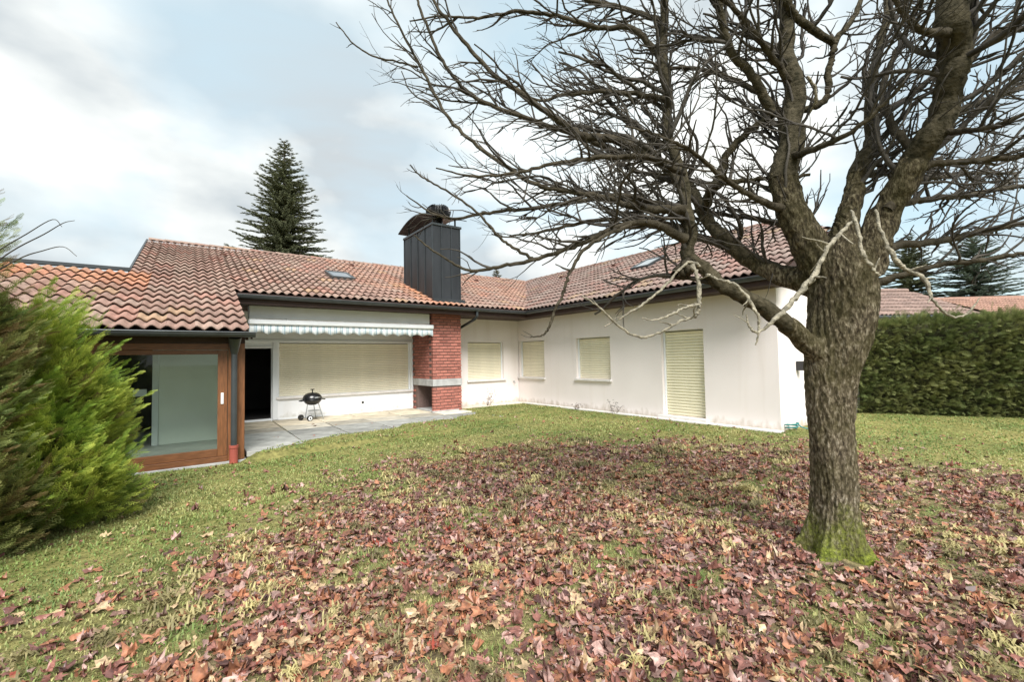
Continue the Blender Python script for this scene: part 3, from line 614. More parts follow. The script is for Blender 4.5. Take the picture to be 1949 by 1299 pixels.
ridge_caps((-1.0, BR_, ZR+0.0), (AR, BR_, ZR+0.0)); ridge_caps((AR, BH, ZR), (AR, BR_, ZR)); ridge_caps((AH, B_END+0.1, ZH), (AR, BH, ZR))
mb = HMB(); mb.box((-6.8, 12.86, zA(12.86)+0.06), (-1.0, 13.0, zA(12.86)+0.13)); mb.build('ridge_flashing', MAT['metal_dark'], house)
# valley strip
v0 = np.array([AE+0.05, BE+0.05, zA(BE)+0.07]); v1 = np.array([AR, BR_, ZR+0.02]); dv = (v1-v0)/np.linalg.norm(v1-v0); sd = np.cross(dv, UZ); sd /= np.linalg.norm(sd)
mb = HMB(); mb.add([v0-sd*0.07+UZ*.02, v0-UZ*.0, v0+sd*0.07+UZ*.02, v1+sd*0.07+UZ*.02, v1, v1-sd*0.07+UZ*.02], [(0, 1, 4, 5), (1, 2, 3, 4)]); mb.build('valley_flashing', MAT['metal_dark'], house)
# vent tiles
def vent(a, b, plane):
    mb = MB(); mb.prism([(-0.1, 0.03), (0.1, 0.03), (0.06, 0.12), (-0.06, 0.12)], 0.0, 0.02, 1)
    mb.add([(-0.1, 0, 0.03), (0.1, 0, 0.03), (0.06, 0, 0.12), (-0.06, 0, 0.12), (-0.1, 0.3, 0.03), (0.1, 0.3, 0.03)], [(0, 3, 4), (1, 5, 2), (3, 2, 5, 4)])
    o = mb.build('vent_tile', MAT['tile_obj'], roof_o); o.color = (0.13, 0.06, 0.045, 1)
    B, z = ((uA, vA, nA), ZE+(b-BE)*TA) if plane == 'A' else ((uB, vB, nB), ZE+(a-AE)*TB)
    o.rotation_euler = Matrix(np.stack(B, 1).tolist()).to_euler(); o.location = (a-HA, b-HB, z)
for a_, b_ in ((0.9, 16.2), (5.0, 16.9), (8.4, 16.3), (10.2, 16.4)): vent(a_, b_, 'A')
for a_, b_ in ((13.0, 14.0), (12.9, 11.0)): vent(a_, b_, 'B')
# skylights
def skylight(a, b, plane, w=0.6, h=0.9):
    s = empty('skylight', (0, 0, 0), 0, roof_o); B, z = ((uA, vA, nA), ZE+(b-BE)*TA) if plane == 'A' else ((uB, vB, nB), ZE+(a-AE)*TB)
    s.rotation_euler = Matrix(np.stack(B, 1).tolist()).to_euler(); s.location = (a-HA, b-HB, z)
    mb = MB(); t = 0.07
    for p0, p1 in (((0, 0, 0), (w, t, .11)), ((0, h-t, 0), (w, h, .11)), ((0, t, 0), (t, h-t, .11)), ((w-t, t, 0), (w, h-t, .11))): mb.box(p0, p1)
    fr = mb.build('skylight', MAT['gutter'], roof_o, bevel=0.01); fr.rotation_euler = s.rotation_euler; fr.location = s.location; bpy.data.objects.remove(s)
    mb = MB(); mb.box((t, t, 0.07), (w-t, h-t, 0.095)); g_ = mb.build('pane', MAT['skyglass'], roof_o); g_.rotation_euler = fr.rotation_euler; g_.location = fr.location
skylight(3.55, 14.0, 'A', 0.7, 1.0); skylight(11.6, 9.2, 'B', 0.7, 1.0)

# ------------------------------------------------------------------ brick chimney pillar and its clad stack
CO = (5.88, 11.95, 0); CWD, CDP = 0.97, 1.47
mb = MB(); g_ = 0.02
mb.box((g_, g_, 0.96), (CWD-g_, CDP, 3.3)); mb.box((g_, g_, -0.2), (CWD-g_, 0.10, 0.75)); mb.box((CWD-0.12, 0.10, -0.2), (CWD-g_, CDP, 0.75)); mb.box((g_, 1.13, -0.2), (CWD-0.12, CDP, 0.75)); ch = mb.build('chimney', MAT['mortar'], house); ch.location = (5.88-HA, 11.95-HB, 0); ch['label'] = 'red brick chimney pillar with a dark metal clad stack above the roof'
mb = MB(); mb.box((-0.01, -0.012, 0.752), (CWD+0.01, CDP, 0.958)); mb.build('concrete_band', MAT['concrete'], ch, bevel=0.008)
mb = MB(); mb.box((-0.04, -0.02, -0.2), (CWD-0.12, 1.13, 0.03)); mb.build('niche_floor', MAT['concrete'], ch)
bw, bh, bt, jt = 0.2265, 0.070, 0.10, 0.0165
def brick_mesh(w):
    mb = MB(); mb.box((0, 0, 0), (w, bt, bh)); o = mb.build('brick', MAT['brick'], None, bevel=0.004); me = o.data; bpy.data.objects.remove(o); return me
bm_full, bm_half = brick_mesh(bw), brick_mesh((bw-jt)/2)
def brick(me, x, y, z, rot):
    o = link('brick', me, ch); o.location = (x, y, z); o.rotation_euler = (0, 0, rot)
    c = np.array([0.40, 0.152, 0.115])*RNG.uniform(0.8, 1.2)
    if RNG.random() < 0.12: c = np.array([0.28, 0.10, 0.075])
    o.color = (*c, 1)
row = 0.0905; z = 0.0; k = 0
step = bw+jt
rows = [0.0+i*row for i in range(8)]+[0.963+i*row for i in range(22)]
for z in rows:
    odd = k % 2; k += 1
    # front face
    xs_ = [0.0]+([(bw-jt)/2+jt] if odd else [])
    if odd:
        brick(bm_half, 0.001, 0, z, 0); x = (bw-jt)/2+jt
        for q in range(3): brick(bm_full, x, 0, z, 0); x += step
        brick(bm_half, x, 0, z, 0)
    else:
        for q in range(4): brick(bm_full, q*step, 0, z, 0)
    # left face (rotated 90): visible from the garden
    ys0 = 0.10+0.004
    y = ys0 + (0 if odd else -0.06)
    while y+bw < CDP+0.02:
        hollow = z < 0.7 and y+bw > 0.12 and y < 1.12
        if not hollow and y > 0.1: brick(bm_full, bt*0+0.0, y+bw, z, -math.pi/2)
        y += step
mb = MB()
for kk, z in enumerate(rows):
    y = 0.02+(kk % 2)*0.12
    while y+bw < CDP: mb.box((CWD-0.05, y, z), (CWD+0.002, y+bw, z+bh)); y += step
o = mb.build('brick_courses', MAT['brick_attr'], ch); o['kind'] = 'stuff'
# clad stack
st = MB(); x0, y0, x1, y1 = 0.03, 0.0, 0.97, 2.12
zb0 = lambda y_: ZE+(11.95+y_-BE)*TA-0.05
st.add([(x0, y0, zb0(y0)), (x1, y0, zb0(y0)), (x1, y1, zb0(y1)), (x0, y1, zb0(y1)), (x0, y0, 5.63), (x1, y0, 5.63), (x1, y1, 5.63), (x0, y1, 5.63)], [(3, 2, 1, 0), (4, 5, 6, 7), (0, 1, 5, 4), (1, 2, 6, 5), (2, 3, 7, 6), (3, 0, 4, 7)])
so = st.build('metal_stack', MAT['metal_panel'], ch); so['label'] = 'dark grey standing seam metal cladding'
def seam(p0, p1):
    m_ = MB(); m_.box(p0, p1); m_.build('seam', MAT['metal_dark'], ch)
for yy in (0.0, 0.53, 1.06, 1.59, 2.12): seam((x0-0.025, yy-0.012, zb0(yy)+0.02), (x0-0.0005, yy+0.012, 5.62))
for xx in (0.32, 0.65, 0.955): seam((xx-0.012, y0-0.025, zb0(0)+0.02), (xx+0.012, y0-0.0005, 5.62))
mb = MB()
for p0, p1 in (((x0-0.04, y0-0.04, 5.60), (x1+0.04, y0+0.02, 5.67)), ((x0-0.04, y1-0.02, 5.60), (x1+0.04, y1+0.04, 5.67)), ((x0-0.04, y0+0.02, 5.60), (x0+0.02, y1-0.02, 5.67)), ((x1-0.02, y0+0.02, 5.60), (x1+0.04, y1-0.02, 5.67))): mb.box(p0, p1)
mb.build('top_trim', MAT['gutter'], ch, bevel=0.008)
mb = MB(); mb.box((x0-0.06, y0-0.16, zb0(-0.1)+0.05), (x1+0.06, y0-0.002, zb0(0)+0.11)); mb.build('apron_flashing', MAT['metal_dark'], ch)
# arched hood on four struts
hood = MB(); n_ = 14; vs_ = []; fs_ = []
for k in range(n_+1):
    t = k/n_; yy = -0.2+2.5*t; zz = 5.84+0.27*math.sin(math.pi*min(1, t*1.0))**0.9
    for xx, dz in ((-0.12, 0), (1.1, 0), (1.1, -0.025), (-0.12, -0.025)): vs_.append((xx, yy, zz+dz))
for k in range(n_):
    for q in range(4): fs_.append((k*4+q, k*4+(q+1) % 4, (k+1)*4+(q+1) % 4, (k+1)*4+q))
fs_ += [(0, 1, 2, 3), (n_*4, n_*4+3, n_*4+2, n_*4+1)]
hood.add(vs_, fs_); hood.build('hood', MAT['metal_dark'], ch)
mb = MB()
for xx in (0.12, 0.88):
    for yy in (0.15, 1.95): mb.box((xx-0.02, yy-0.02, 5.6), (xx+0.02, yy+0.02, 6.0))
mb.build('hood_strut', MAT['metal_dark'], ch)
# finned round cowl on the hood
cw = MB(); cc = (0.55, 0.62, 5.78); prof = [(0.14, 0.0), (0.14, 0.2), (0.22, 0.26), (0.31, 0.36), (0.33, 0.46), (0.28, 0.56), (0.18, 0.64), (0.05, 0.68), (0.0, 0.68)]
cw.lathe(prof, cc, 24)
for k in range(22):
    th = 2*math.pi*k/22; c_, s_ = math.cos(th), math.sin(th); tx, ty = -s_*0.03, c_*0.03
    ring = [(0.22, 0.26), (0.31, 0.36), (0.33, 0.46), (0.28, 0.56), (0.18, 0.64)]
    vs_ = [(cc[0]+c_*r_, cc[1]+s_*r_, cc[2]+z_) for r_, z_ in ring]+[(cc[0]+c_*(r_+0.07)+tx, cc[1]+s_*(r_+0.07)+ty, cc[2]+z_+0.02) for r_, z_ in ring]
    cw.add(vs_, [(q, q+1, q+6, q+5) for q in range(4)])
cw.build('finned_cowl', MAT['black'], ch)

# ------------------------------------------------------------------ awning
aw = empty('awning', ab(1.2, 11.9, 2.3), HTH); tag(aw, 'rolled-in awning with scalloped pale blue striped valance above the wide window', 'awning')
AWL = 4.66
mb = MB(); mb.box((-0.02, 0.12, 0.30), (AWL-0.04, 0.36, 0.605)); mb.build('awning_box', MAT['white_paint'], aw, bevel=0.01)
mb = MB(); mb.box((-0.05, -0.09, 0.14), (AWL, 0.03, 0.265)); mb.build('front_bar', MAT['white_paint'], aw, bevel=0.025)
mb = MB()
for x_ in (0.7, 3.9): mb.tube([(x_, 0.0, 0.2), (x_+0.1, 0.13, 0.25), (x_+0.1, 0.2, 0.32)], 0.025, 8)
mb.build('bracket', MAT['white_paint'], aw)
vs_ = []; fs_ = []; nv = 260
for k in range(nv+1):
    x_ = -0.03+(AWL+0.02)*k/nv; ph = x_/0.36; scal = abs(math.sin(math.pi*ph)); y_ = 0.018*math.sin(x_*2*math.pi/0.18); low = -0.17-0.06*(1-scal**1.0)-0.0
    for t in (0, 0.5, 1): vs_.append((x_, -0.03+y_*t, 0.14+(low-0.0)*t*1.0))
for k in range(nv):
    for q in range(2): i_ = k*3+q; fs_.append((i_, i_+3, i_+4, i_+1))
mb = MB(); mb.add(vs_, fs_); va = mb.build('valance', MAT['awning'], aw, smooth=True); sm = va.modifiers.new('thick', 'SOLIDIFY'); sm.thickness = 0.003

# ------------------------------------------------------------------ garden room under the lower roof
GO = (0.82, BC, -0.13)
mb = MB(GO); mb.box((-4.4, BC-0.03, 1.885), (0.82, BC+0.12, 2.08)); gr = mb.build('garden_room', MAT['soffit'], house); gr.location = (0.82-HA, BC-HB, -0.13); gr['label'] = 'garden room with brown timber frame and large sliding glass doors'
def gbox(name, p0, p1, m, bev=0.004, parent=None):
    mb = MB(GO); mb.box(p0, p1); return mb.build(name, m, parent or gr, bevel=bev)
gbox('plinth', (-4.4, BC-0.07, -0.35), (0.85, BC+0.2, -0.105), MAT['concrete'])
gbox('corner_post', (0.70, BC-0.01, -0.1), (0.82, BC+0.11, 2.0), MAT['wood'])
gbox('post', (0.575, BC-0.012, -0.1), (0.69, BC+0.1, 1.97), MAT['wood'])
gbox('post', (-2.1, BC-0.012, -0.1), (-1.98, BC+0.1, 1.97), MAT['wood'])
gbox('post', (-4.4, BC-0.012, -0.1), (-4.28, BC+0.1, 1.97), MAT['wood'])
gbox('rail', (-1.975, BC-0.016, 1.775), (0.57, BC+0.06, 1.88), MAT['wood_h'])
gbox('threshold', (-4.28, BC-0.02, -0.104), (0.574, BC+0.1, -0.015), MAT['wood_h'])
mb = MB((0.57, BC+0.02, 0)); mb.box((-1.838, BC+0.0, -0.012), (0.428, BC+0.05, 0.115)); d = mb.build('sliding_door', MAT['wood_h'], house, bevel=0.004); d.location = (0.57-HA, BC+0.02-HB, 0); d['label'] = 'wood framed sliding glass door of the garden room'
def dbox(name, p0, p1, m, bev=0.004):
    mb = MB((0.57, BC+0.02, 0)); mb.box(p0, p1); return mb.build(name, m, d, bevel=bev)
dbox('stile', (0.43, BC+0.0, -0.012), (0.568, BC+0.05, 1.77), MAT['wood'])
dbox('stile', (-1.97, BC+0.0, -0.012), (-1.84, BC+0.05, 1.77), MAT['wood'])
dbox('top_rail', (-1.838, BC+0.0, 1.70), (0.428, BC+0.05, 1.77), MAT['wood_h'])
dbox('pane', (-1.838, BC+0.022, 0.115), (0.428, BC+0.028, 1.70), MAT['glass'], 0)
dbox('handle', (0.475, BC-0.014, 0.86), (0.515, BC-0.0005, 1.05), MAT['white_paint'])
gbox('pane', (-4.27, BC+0.05, -0.01), (-2.11, BC+0.056, 1.87), MAT['glass'], 0)
for b0, b1 in ((BC+0.12, 11.0), (11.06, BL-0.01)): gbox('side_pane', (0.76, b0, 0.1), (0.766, b1, 2.2), MAT['glass'], 0)
gbox('side_post', (0.72, 11.0, -0.1), (0.80, 11.06, 2.6), MAT['wood']); gbox('side_sill', (0.72, BC+0.12, -0.13), (0.80, BL-0.01, 0.09), MAT['wood_h'])
gbox('room_floor', (-4.4, BC+0.11, -0.1), (0.71, BL-0.02, -0.008), MAT['int_floor'], 0)
gbox('inner_wall', (-0.42, 10.95, -0.005), (0.71, 11.05, 2.5), MAT['int_wall'], 0)
gbox('wall_trim', (-0.52, 10.9, -0.005), (-0.425, 11.06, 2.5), MAT['white_paint'])
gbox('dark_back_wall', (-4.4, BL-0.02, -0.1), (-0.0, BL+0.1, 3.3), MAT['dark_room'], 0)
gbox('side_wall', (-4.5, BC, -0.35), (-4.41, BL+0.1, 2.9), MAT['plaster_white'], 0)
gbox('switch_plate', (-0.80, 10.9, 0.95), (-0.60, 10.93, 1.08), MAT['white_paint'])

# small fittings on the walls
mb = MB(); mb.box((-0.06, -0.16, -0.1), (0.06, 0.0, 0.1)); mb.box((-0.04, -0.22, 0.02), (0.04, -0.16, 0.09)); lo = mb.build('wall_lamp', MAT['black'], None, bevel=0.01)
lo.location = ab(10.62, 4.07, 1.28); lo.rotation_euler = (0, 0, HTH); tag(lo, 'small black lamp on the end wall beside the tree trunk', 'lamp')
mb = MB(); mb.tube([(0, 0, 0), (0, -0.07, 0), (0, -0.10, -0.02), (0, -0.11, -0.06)], 0.012, 8); mb.tube([(-0.04, -0.06, 0.035), (0.04, -0.06, 0.035)], 0.01, 8); mb.tube([(0, -0.06, 0), (0, -0.06, 0.035)], 0.008, 8); tp = mb.build('garden_tap', MAT['steel'], None)
tp.location = ab(9.5, 12.87, 0.70); tp.rotation_euler = (0, 0, HTH); tag(tp, 'small garden tap low in the inner corner of the house', 'tap')
hz0 = ab(10.0, 3.98); 
mb = MB(); pts = [(0.11*math.cos(t)*(1+0.25*t/12), 0.09*math.sin(t), 0.02+0.009*t) for t in np.linspace(0, 13, 50)]+[(0.2, 0.0, 0.05), (0.34, -0.03, 0.012), (0.5, 0.04, 0.012)]
mb.tube(pts, 0.014, 6); ho = mb.build('garden_hose', MAT['teal'], None); ho.location = (hz0[0], hz0[1], float(gz(hz0[0], hz0[1]))+0.012); tag(ho, 'short coil of teal garden hose at the foot of the end wall', 'hose')

# ------------------------------------------------------------------ patio slabs
terr = empty('patio', ab(3.5, 11.5, 0), HTH); tag(terr, 'patio of large pale stone slabs in front of the wide window', 'patio', kind='structure')
slab_cache = {}
def slab_obj(a0, b0, w, h, c, z=0.0):
    key = (round(w, 3), round(h, 3))
    if key not in slab_cache:
        mb = MB(); mb.box((0, 0, -0.09), (w-0.028, h-0.028, 0.0)); o = mb.build('slab', MAT['slab'], terr, bevel=0.008); slab_cache[key] = o.data
    else: o = link('slab', slab_cache[key], terr)
    o.location = (a0-3.5, b0-11.5, z+RNG.uniform(-0.006, 0.004)); o.rotation_euler = (RNG.normal(0, 0.003), RNG.normal(0, 0.003), RNG.normal(0, 0.002)); o.color = (*c, 1)
sand = np.array([0.58, 0.51, 0.385]); grey_ = np.array([0.34, 0.34, 0.315])
for i, (b0, h) in enumerate(((12.72, 0.68), (11.97, 0.75), (11.22, 0.75), (10.47, 0.75), (9.72, 0.75), (8.97, 0.75))):
    for j in range(6):
        a0 = 0.86+j*1.0-(0.0 if i % 2 else 0.0); w = 1.0
        if a0+w > 5.86 and b0 > 11.1: w = 5.84-a0
        if w < 0.1: continue
        if b0 < 9.7 and a0 > 2.5: continue
        c = sand if i < 2 else (0.5*sand+0.5*grey_ if i == 2 else grey_); c = c*RNG.uniform(0.72, 1.15)
        slab_obj(a0, b0, w, h, c)
for j in range(4): slab_obj(5.9+j*0.98, 12.36 if j else 11.35, 0.98, 0.5 if j else 0.58, np.array([0.66, 0.6, 0.5])*RNG.uniform(0.85, 1.1), -0.004)

# ------------------------------------------------------------------ kettle barbecue
kg = empty('kettle_barbecue', ab(2.72, 12.72, 0.0), HTH+0.35); tag(kg, 'black kettle barbecue on a three-legged wheeled stand against the white wall', 'barbecue')
mb = MB(); mb.lathe([(0.0, 0.395), (0.09, 0.40), (0.17, 0.44), (0.225, 0.51), (0.235, 0.56), (0.22, 0.56)], (0, 0, 0), 28); bowl = mb.build('bowl', MAT['black'], kg, smooth=True)
mb = MB(); mb.lathe([(0.242, 0.555), (0.242, 0.575), (0.225, 0.63), (0.17, 0.69), (0.09, 0.72), (0.0, 0.727)], (0, 0, 0), 28); lid = mb.build('lid', MAT['black'], kg, smooth=True)
mb = MB(); mb.tube([(0, 0, 0.72), (0, 0, 0.80)], 0.014, 8); mb.box((-0.05, -0.012, 0.795), (0.05, 0.012, 0.82)); mb.build('handle', MAT['black'], lid)
mb = MB(); mb.tube([(-0.08, -0.232, 0.6), (0, -0.262, 0.605), (0.08, -0.232, 0.6)], 0.012, 8); mb.build('vent', MAT['steel'], lid)
for s in (-1, 1):
    mb = MB(); mb.tube([(s*0.225, -0.05, 0.545), (s*0.34, -0.05, 0.525), (s*0.34, 0.05, 0.525), (s*0.225, 0.05, 0.545)], 0.014, 8); mb.build('side_handle', MAT['black'], bowl)
tops = [(-0.13, 0.0, 0.46), (0.10, -0.11, 0.45), (0.10, 0.11, 0.45)]; feet = [(-0.20, 0.0, 0.07), (0.21, -0.17, 0.01), (0.21, 0.17, 0.01)]
for t_, f_ in zip(tops, feet):
    mb = MB(); mb.tube([t_, f_], 0.011, 8); mb.build('leg', MAT['steel'], kg)
mb = MB(); mb.tube([(-0.155, 0, 0.24), (0.16, -0.14, 0.24), (0.16, 0.14, 0.24), (-0.155, 0, 0.24)], 0.006, 6); mb.lathe([(0.0, 0.24), (0.15, 0.245), (0.15, 0.252), (0.0, 0.25)], (0.04, 0, 0), 20); mb.build('shelf', MAT['steel'], kg)
mb = MB(); mb.tube([(-0.2, -0.2, 0.075), (-0.2, 0.2, 0.075)], 0.008, 8); mb.build('axle', MAT['steel'], kg)
for s in (-1, 1):
    w_ = MB(); w_.tube([(-0.2, s*0.185, 0.075), (-0.2, s*0.225, 0.075)], 0.075, 24); wo_ = w_.build('wheel', MAT['black'], kg)
    w_ = MB(); w_.tube([(-0.2, s*0.2255, 0.075), (-0.2, s*0.23, 0.075)], 0.052, 20); h_ = w_.build('rim', MAT['white_paint'], wo_)
    w_ = MB(); w_.tube([(-0.2, s*0.2305, 0.075), (-0.2, s*0.238, 0.075)], 0.022, 12); w_.build('hub', MAT['black'], wo_)

# ------------------------------------------------------------------ tubes for plants (numpy)
class Tubes:
    def __init__(s): s.V = []; s.Q = []; s.T = []; s.n = 0
    def add(s, P, Rr, sides=5, knob=0.0, tip=True):
        P = np.asarray(P, float); n = len(P); Rr = np.asarray(Rr, float)
        T = np.gradient(P, axis=0); T /= np.linalg.norm(T, axis=1)[:, None]+1e-9
        ref = np.array([0.31, 0.17, 0.93]) if abs(T[:, 2]).mean() < 0.85 else np.array([0.9, 0.3, 0.1])
        X = np.cross(T, ref); X /= np.linalg.norm(X, axis=1)[:, None]+1e-9; Y = np.cross(T, X)
        th = np.arange(sides)*2*np.pi/sides
        rr = Rr[:, None]*np.ones(sides)
        if knob: rr = rr*(1+RNG.normal(0, knob, rr.shape))
        V = P[:, None, :]+rr[..., None]*(np.cos(th)[None, :, None]*X[:, None, :]+np.sin(th)[None, :, None]*Y[:, None, :])
        idx = s.n+np.arange(n*sides).reshape(n, sides); a = idx[:-1]; b = idx[1:]
        s.Q.append(np.stack([a, np.roll(a, -1, 1), np.roll(b, -1, 1), b], -1).reshape(-1, 4))
        s.V.append(V.reshape(-1, 3)); s.n += n*sides
    def build(s, name, m, parent=None, smooth=True):
        if not s.V: return None
        return add_np(name, np.concatenate(s.V), [np.concatenate(s.Q)], m, parent, smooth=smooth)
def spline(P, k=8):
    """Catmull-Rom through rows of P (any width)"""
    P = np.asarray(P, float); Q = np.concatenate([[2*P[0]-P[1]], P, [2*P[-1]-P[-2]]]); out = []
    for i in range(1, len(Q)-2):
        for t in np.arange(k)/k:
            out.append(0.5*((2*Q[i])+(-Q[i-1]+Q[i+1])*t+(2*Q[i-1]-5*Q[i]+4*Q[i+1]-Q[i+2])*t*t+(-Q[i-1]+3*Q[i]-3*Q[i+1]+Q[i+2])*t**3))
    out.append(P[-1]); return np.array(out)
def unit(v): return v/(np.linalg.norm(v)+1e-9)

# ------------------------------------------------------------------ the old bare tree
TX, TY = 2.46, 3.44
TZ = float(gz(TX, TY))
tree = empty('bare_tree', (TX, TY, TZ)); tag(tree, 'old leafless tree with mossy ridged trunk and dense spreading twigs on the lawn', 'tree')
TO = np.array([TX, TY, TZ])
def trunk_mesh():
    S = [(1594, 1100, 196), (1592, 1072, 164), (1588, 1035, 116), (1589, 980, 97), (1587, 900, 89), (1579, 800, 88), (1580, 720, 103), (1592, 660, 124), (1604, 600, 134), (1606, 550, 134), (1600, 505, 120), (1596, 470, 80)]
    P = []
    for x, y, w in S:
        d = 3.45; c = math.cos(math.atan((x-974.5)/F_PX)); P.append([*PX(x, y, d), w/2*d*c/F_PX])
    P[0][2] = TZ-0.12; P = spline(P, 14); ctr, rad = P[:, :3], P[:, 3]
    n = 72; th = np.arange(n)*2*np.pi/n; z = ctr[:, 2][:, None]
    rid = 0.06*np.abs(np.sin(th*9+2.2*np.sin(z*2.1+th*2)))*np.ones_like(z)+0.035*np.sin(th[None]*23+6*np.sin(z*5+th[None]*3))+0.03*np.sin(z*34+th[None]*7+3*np.sin(th[None]*11))
    flare = np.clip(1-(z-TZ)/0.4, 0, 1)**2*(0.1+0.3*np.sin(th[None]*5+0.7+0.6*np.sin(th[None]*2)))
    lump = 0.05*np.sin(th[None]*3+z*3.1)
    r_ = rad[:, None]*(1+rid*0.7-0.03+flare+lump+RNG.normal(0, 0.012, (len(rad), n)))
    V = np.stack([ctr[:, 0][:, None]+r_*np.cos(th), ctr[:, 1][:, None]+r_*np.sin(th), ctr[:, 2][:, None]+0*r_], -1).reshape(-1, 3)-TO
    idx = np.arange(len(V)).reshape(-1, n); a, b = idx[:-1], idx[1:]
    q = np.stack([a, np.roll(a, -1, 1), np.roll(b, -1, 1), b], -1).reshape(-1, 4)
    return V, q
UNION = []

def grow(tb, p, d, L, r, level, outw, up=0.25, wob=0.22, sides=4, seg=0.06):
    n = max(4, int(L/seg)); P = [p]; d = unit(d); pos = p
    for i in range(n):
        d = unit(d+RNG.normal(0, wob, 3)*0.8+outw*0.05+np.array([0, 0, up*0.09*(i/n)])); pos = pos+d*(L/n); P.append(pos)
    t = np.linspace(0, 1, n+1); Rr = r*(1-0.62*t); P = np.array(P)
    tb.add(P, Rr, sides, 0.12)
    return P, Rr
TWIGS = [0]
def clothe(P, Rr, tb, density, lmin, lmax, t0=0.12, depth=2, up=0.25, bias=None, taper=False):
    """side shoots along a limb given as points P (world) and radii Rr"""
    seg = np.linalg.norm(np.diff(P, axis=0), axis=1); L = seg.sum(); cum = np.concatenate([[0], np.cumsum(seg)])/L
    k = int(L*density)
    for t in np.sort(t0+(0.99-t0)*RNG.random(k)**(1.7 if taper else 1)):
        i = min(np.searchsorted(cum, t), len(P)-1); i = max(i, 1); p = P[i-1]+(P[i]-P[i-1])*((t-cum[i-1])/(cum[i]-cum[i-1]+1e-9)); r0 = Rr[i]
        td = unit(P[i]-P[i-1]); outw = p-TO; outw[2] *= 0.15; outw = unit(outw)
        side = unit(np.cross(td, RNG.normal(0, 1, 3))); 
        d = unit(td*0.55+side*0.8+outw*0.55+np.array([0, 0, RNG.normal(0.06, 0.22)]) + (bias if bias is not None else 0))
        l = RNG.uniform(lmin, lmax)*(1-0.45*t); r = min(r0*0.75, 0.0066+0.011*l)
        Q, qr = grow(tb, p, d, l, r, 1, outw, up); TWIGS[0] += 1
        if depth > 0:
            for m_ in range(RNG.integers(1, 4)):
                j = RNG.integers(1, len(Q)-1); td2 = unit(Q[j]-Q[j-1]); d2 = unit(td2*0.8+RNG.normal(0, 0.55, 3)+outw*0.2); l2 = l*RNG.uniform(0.25, 0.6)
                Q2, q2 = grow(tb, Q[j], d2, l2, min(qr[j]*0.88, 0.0054+0.008*l2), 2, outw, up, sides=3); TWIGS[0] += 1
                if depth > 1 and l2 > 0.18:
                    for m3 in range(1):
                        j3 = RNG.integers(1, len(Q2)); d3 = unit(unit(Q2[j3]-Q2[j3-1])*0.7+RNG.normal(0, 0.6, 3)); grow(tb, Q2[j3], d3, l2*RNG.uniform(0.3, 0.6), max(0.0034, q2[j3]*0.82), 3, outw, up, sides=3)
def limb(S, dens=9, lmin=0.25, lmax=0.8, name='limb', m='limb', sides=14, t0=0.12, depth=2, up=0.25, ext=0.0, knob=0.05, wmul=0.8, base=0, sec=0, tipfree=False):
    """S rows: pixel x, pixel y, depth in metres, width in pixels"""
    A = [[*PX(x, y, d), w/2*d*wmul/F_PX] for x, y, d, w in S]
    A = spline(A, 7); P, Rr = A[:, :3], A[:, 3]
    P = P+RNG.normal(0, 1, P.shape)*np.minimum(Rr, 0.012)[:, None]*(0.3 if m == 'twig_pale' else 0.35)
    if m == 'limb_bark':
        q_ = np.arange(len(P)); P = P+np.stack([np.sin(q_*0.55+a_) for a_ in RNG.uniform(0, 6, 3)], -1)*(Rr*0.22)[:, None]*np.clip(q_/len(P)*3-0.6, 0, 1)[:, None]
    if m == 'twig_pale': knob = 0.06; sides = 8; Rr = Rr*0.84*(0.95+0.1*np.sin(np.arange(len(Rr))*0.5+RNG.uniform(0, 6))+0.1*np.sin(np.arange(len(Rr))*2.3))
    if ext:
        d = unit(P[-1]-P[-4]); E = []; p = P[-1]
        for i in range(10): d = unit(d+RNG.normal(0, 0.12, 3)); p = p+d*ext/10; E.append(p)
        Rr = np.concatenate([Rr, Rr[-1]*np.linspace(1, 0.25, 10)]); P = np.concatenate([P, E])
    k0 = 0
    if base:
        k1 = int(len(P)*base)+2; k0 = int(len(P)*base); UNION.append((P[:k1]-TO, Rr[:k1]))
    tb = Tubes(); tb.add(P[k0:]-TO, Rr[k0:], sides, knob); o = tb.build(name, MAT[m], tree)
    if dens:
        tw = Tubes(); clothe(P, Rr, tw, dens*(0.7 if tipfree else 1.0), lmin, lmax, t0, depth, up, taper=tipfree)
        for q in range(int(sec*0.75)):
            i = RNG.integers(int(len(P)*max(0.25 if not tipfree else 0.05, t0*(not tipfree))), int(len(P)*(0.5 if tipfree else 1))-1); outw = P[i]-TO; outw[2] *= 0.1; outw = unit(outw)
            dd = unit(RNG.normal(0, 0.8, 3)*np.array([1, 1, 0.35])+outw*0.8+np.array([0, 0, 0.1])); l = RNG.uniform(0.6, 1.4); dd[2] = max(dd[2], 0.02)
            if (P[i]+dd*l)[1] < 1.5: dd[1] = abs(dd[1])
            Q, qr = grow(tw, P[i], dd, l, min(Rr[i]*0.55, 0.022), 1, outw, 0.2, 0.2, 6)
            clothe(Q, qr, tw, 9, 0.18, 0.6, 0.15, 1, up)
        for k in range(len(tw.V)): tw.V[k] = tw.V[k]-TO
        t_ = tw.build('twigs', MAT['twig_pale'] if m == 'twig_pale' else MAT['twig'], o)
        if t_: t_['kind'] = 'stuff'
    return P, Rr
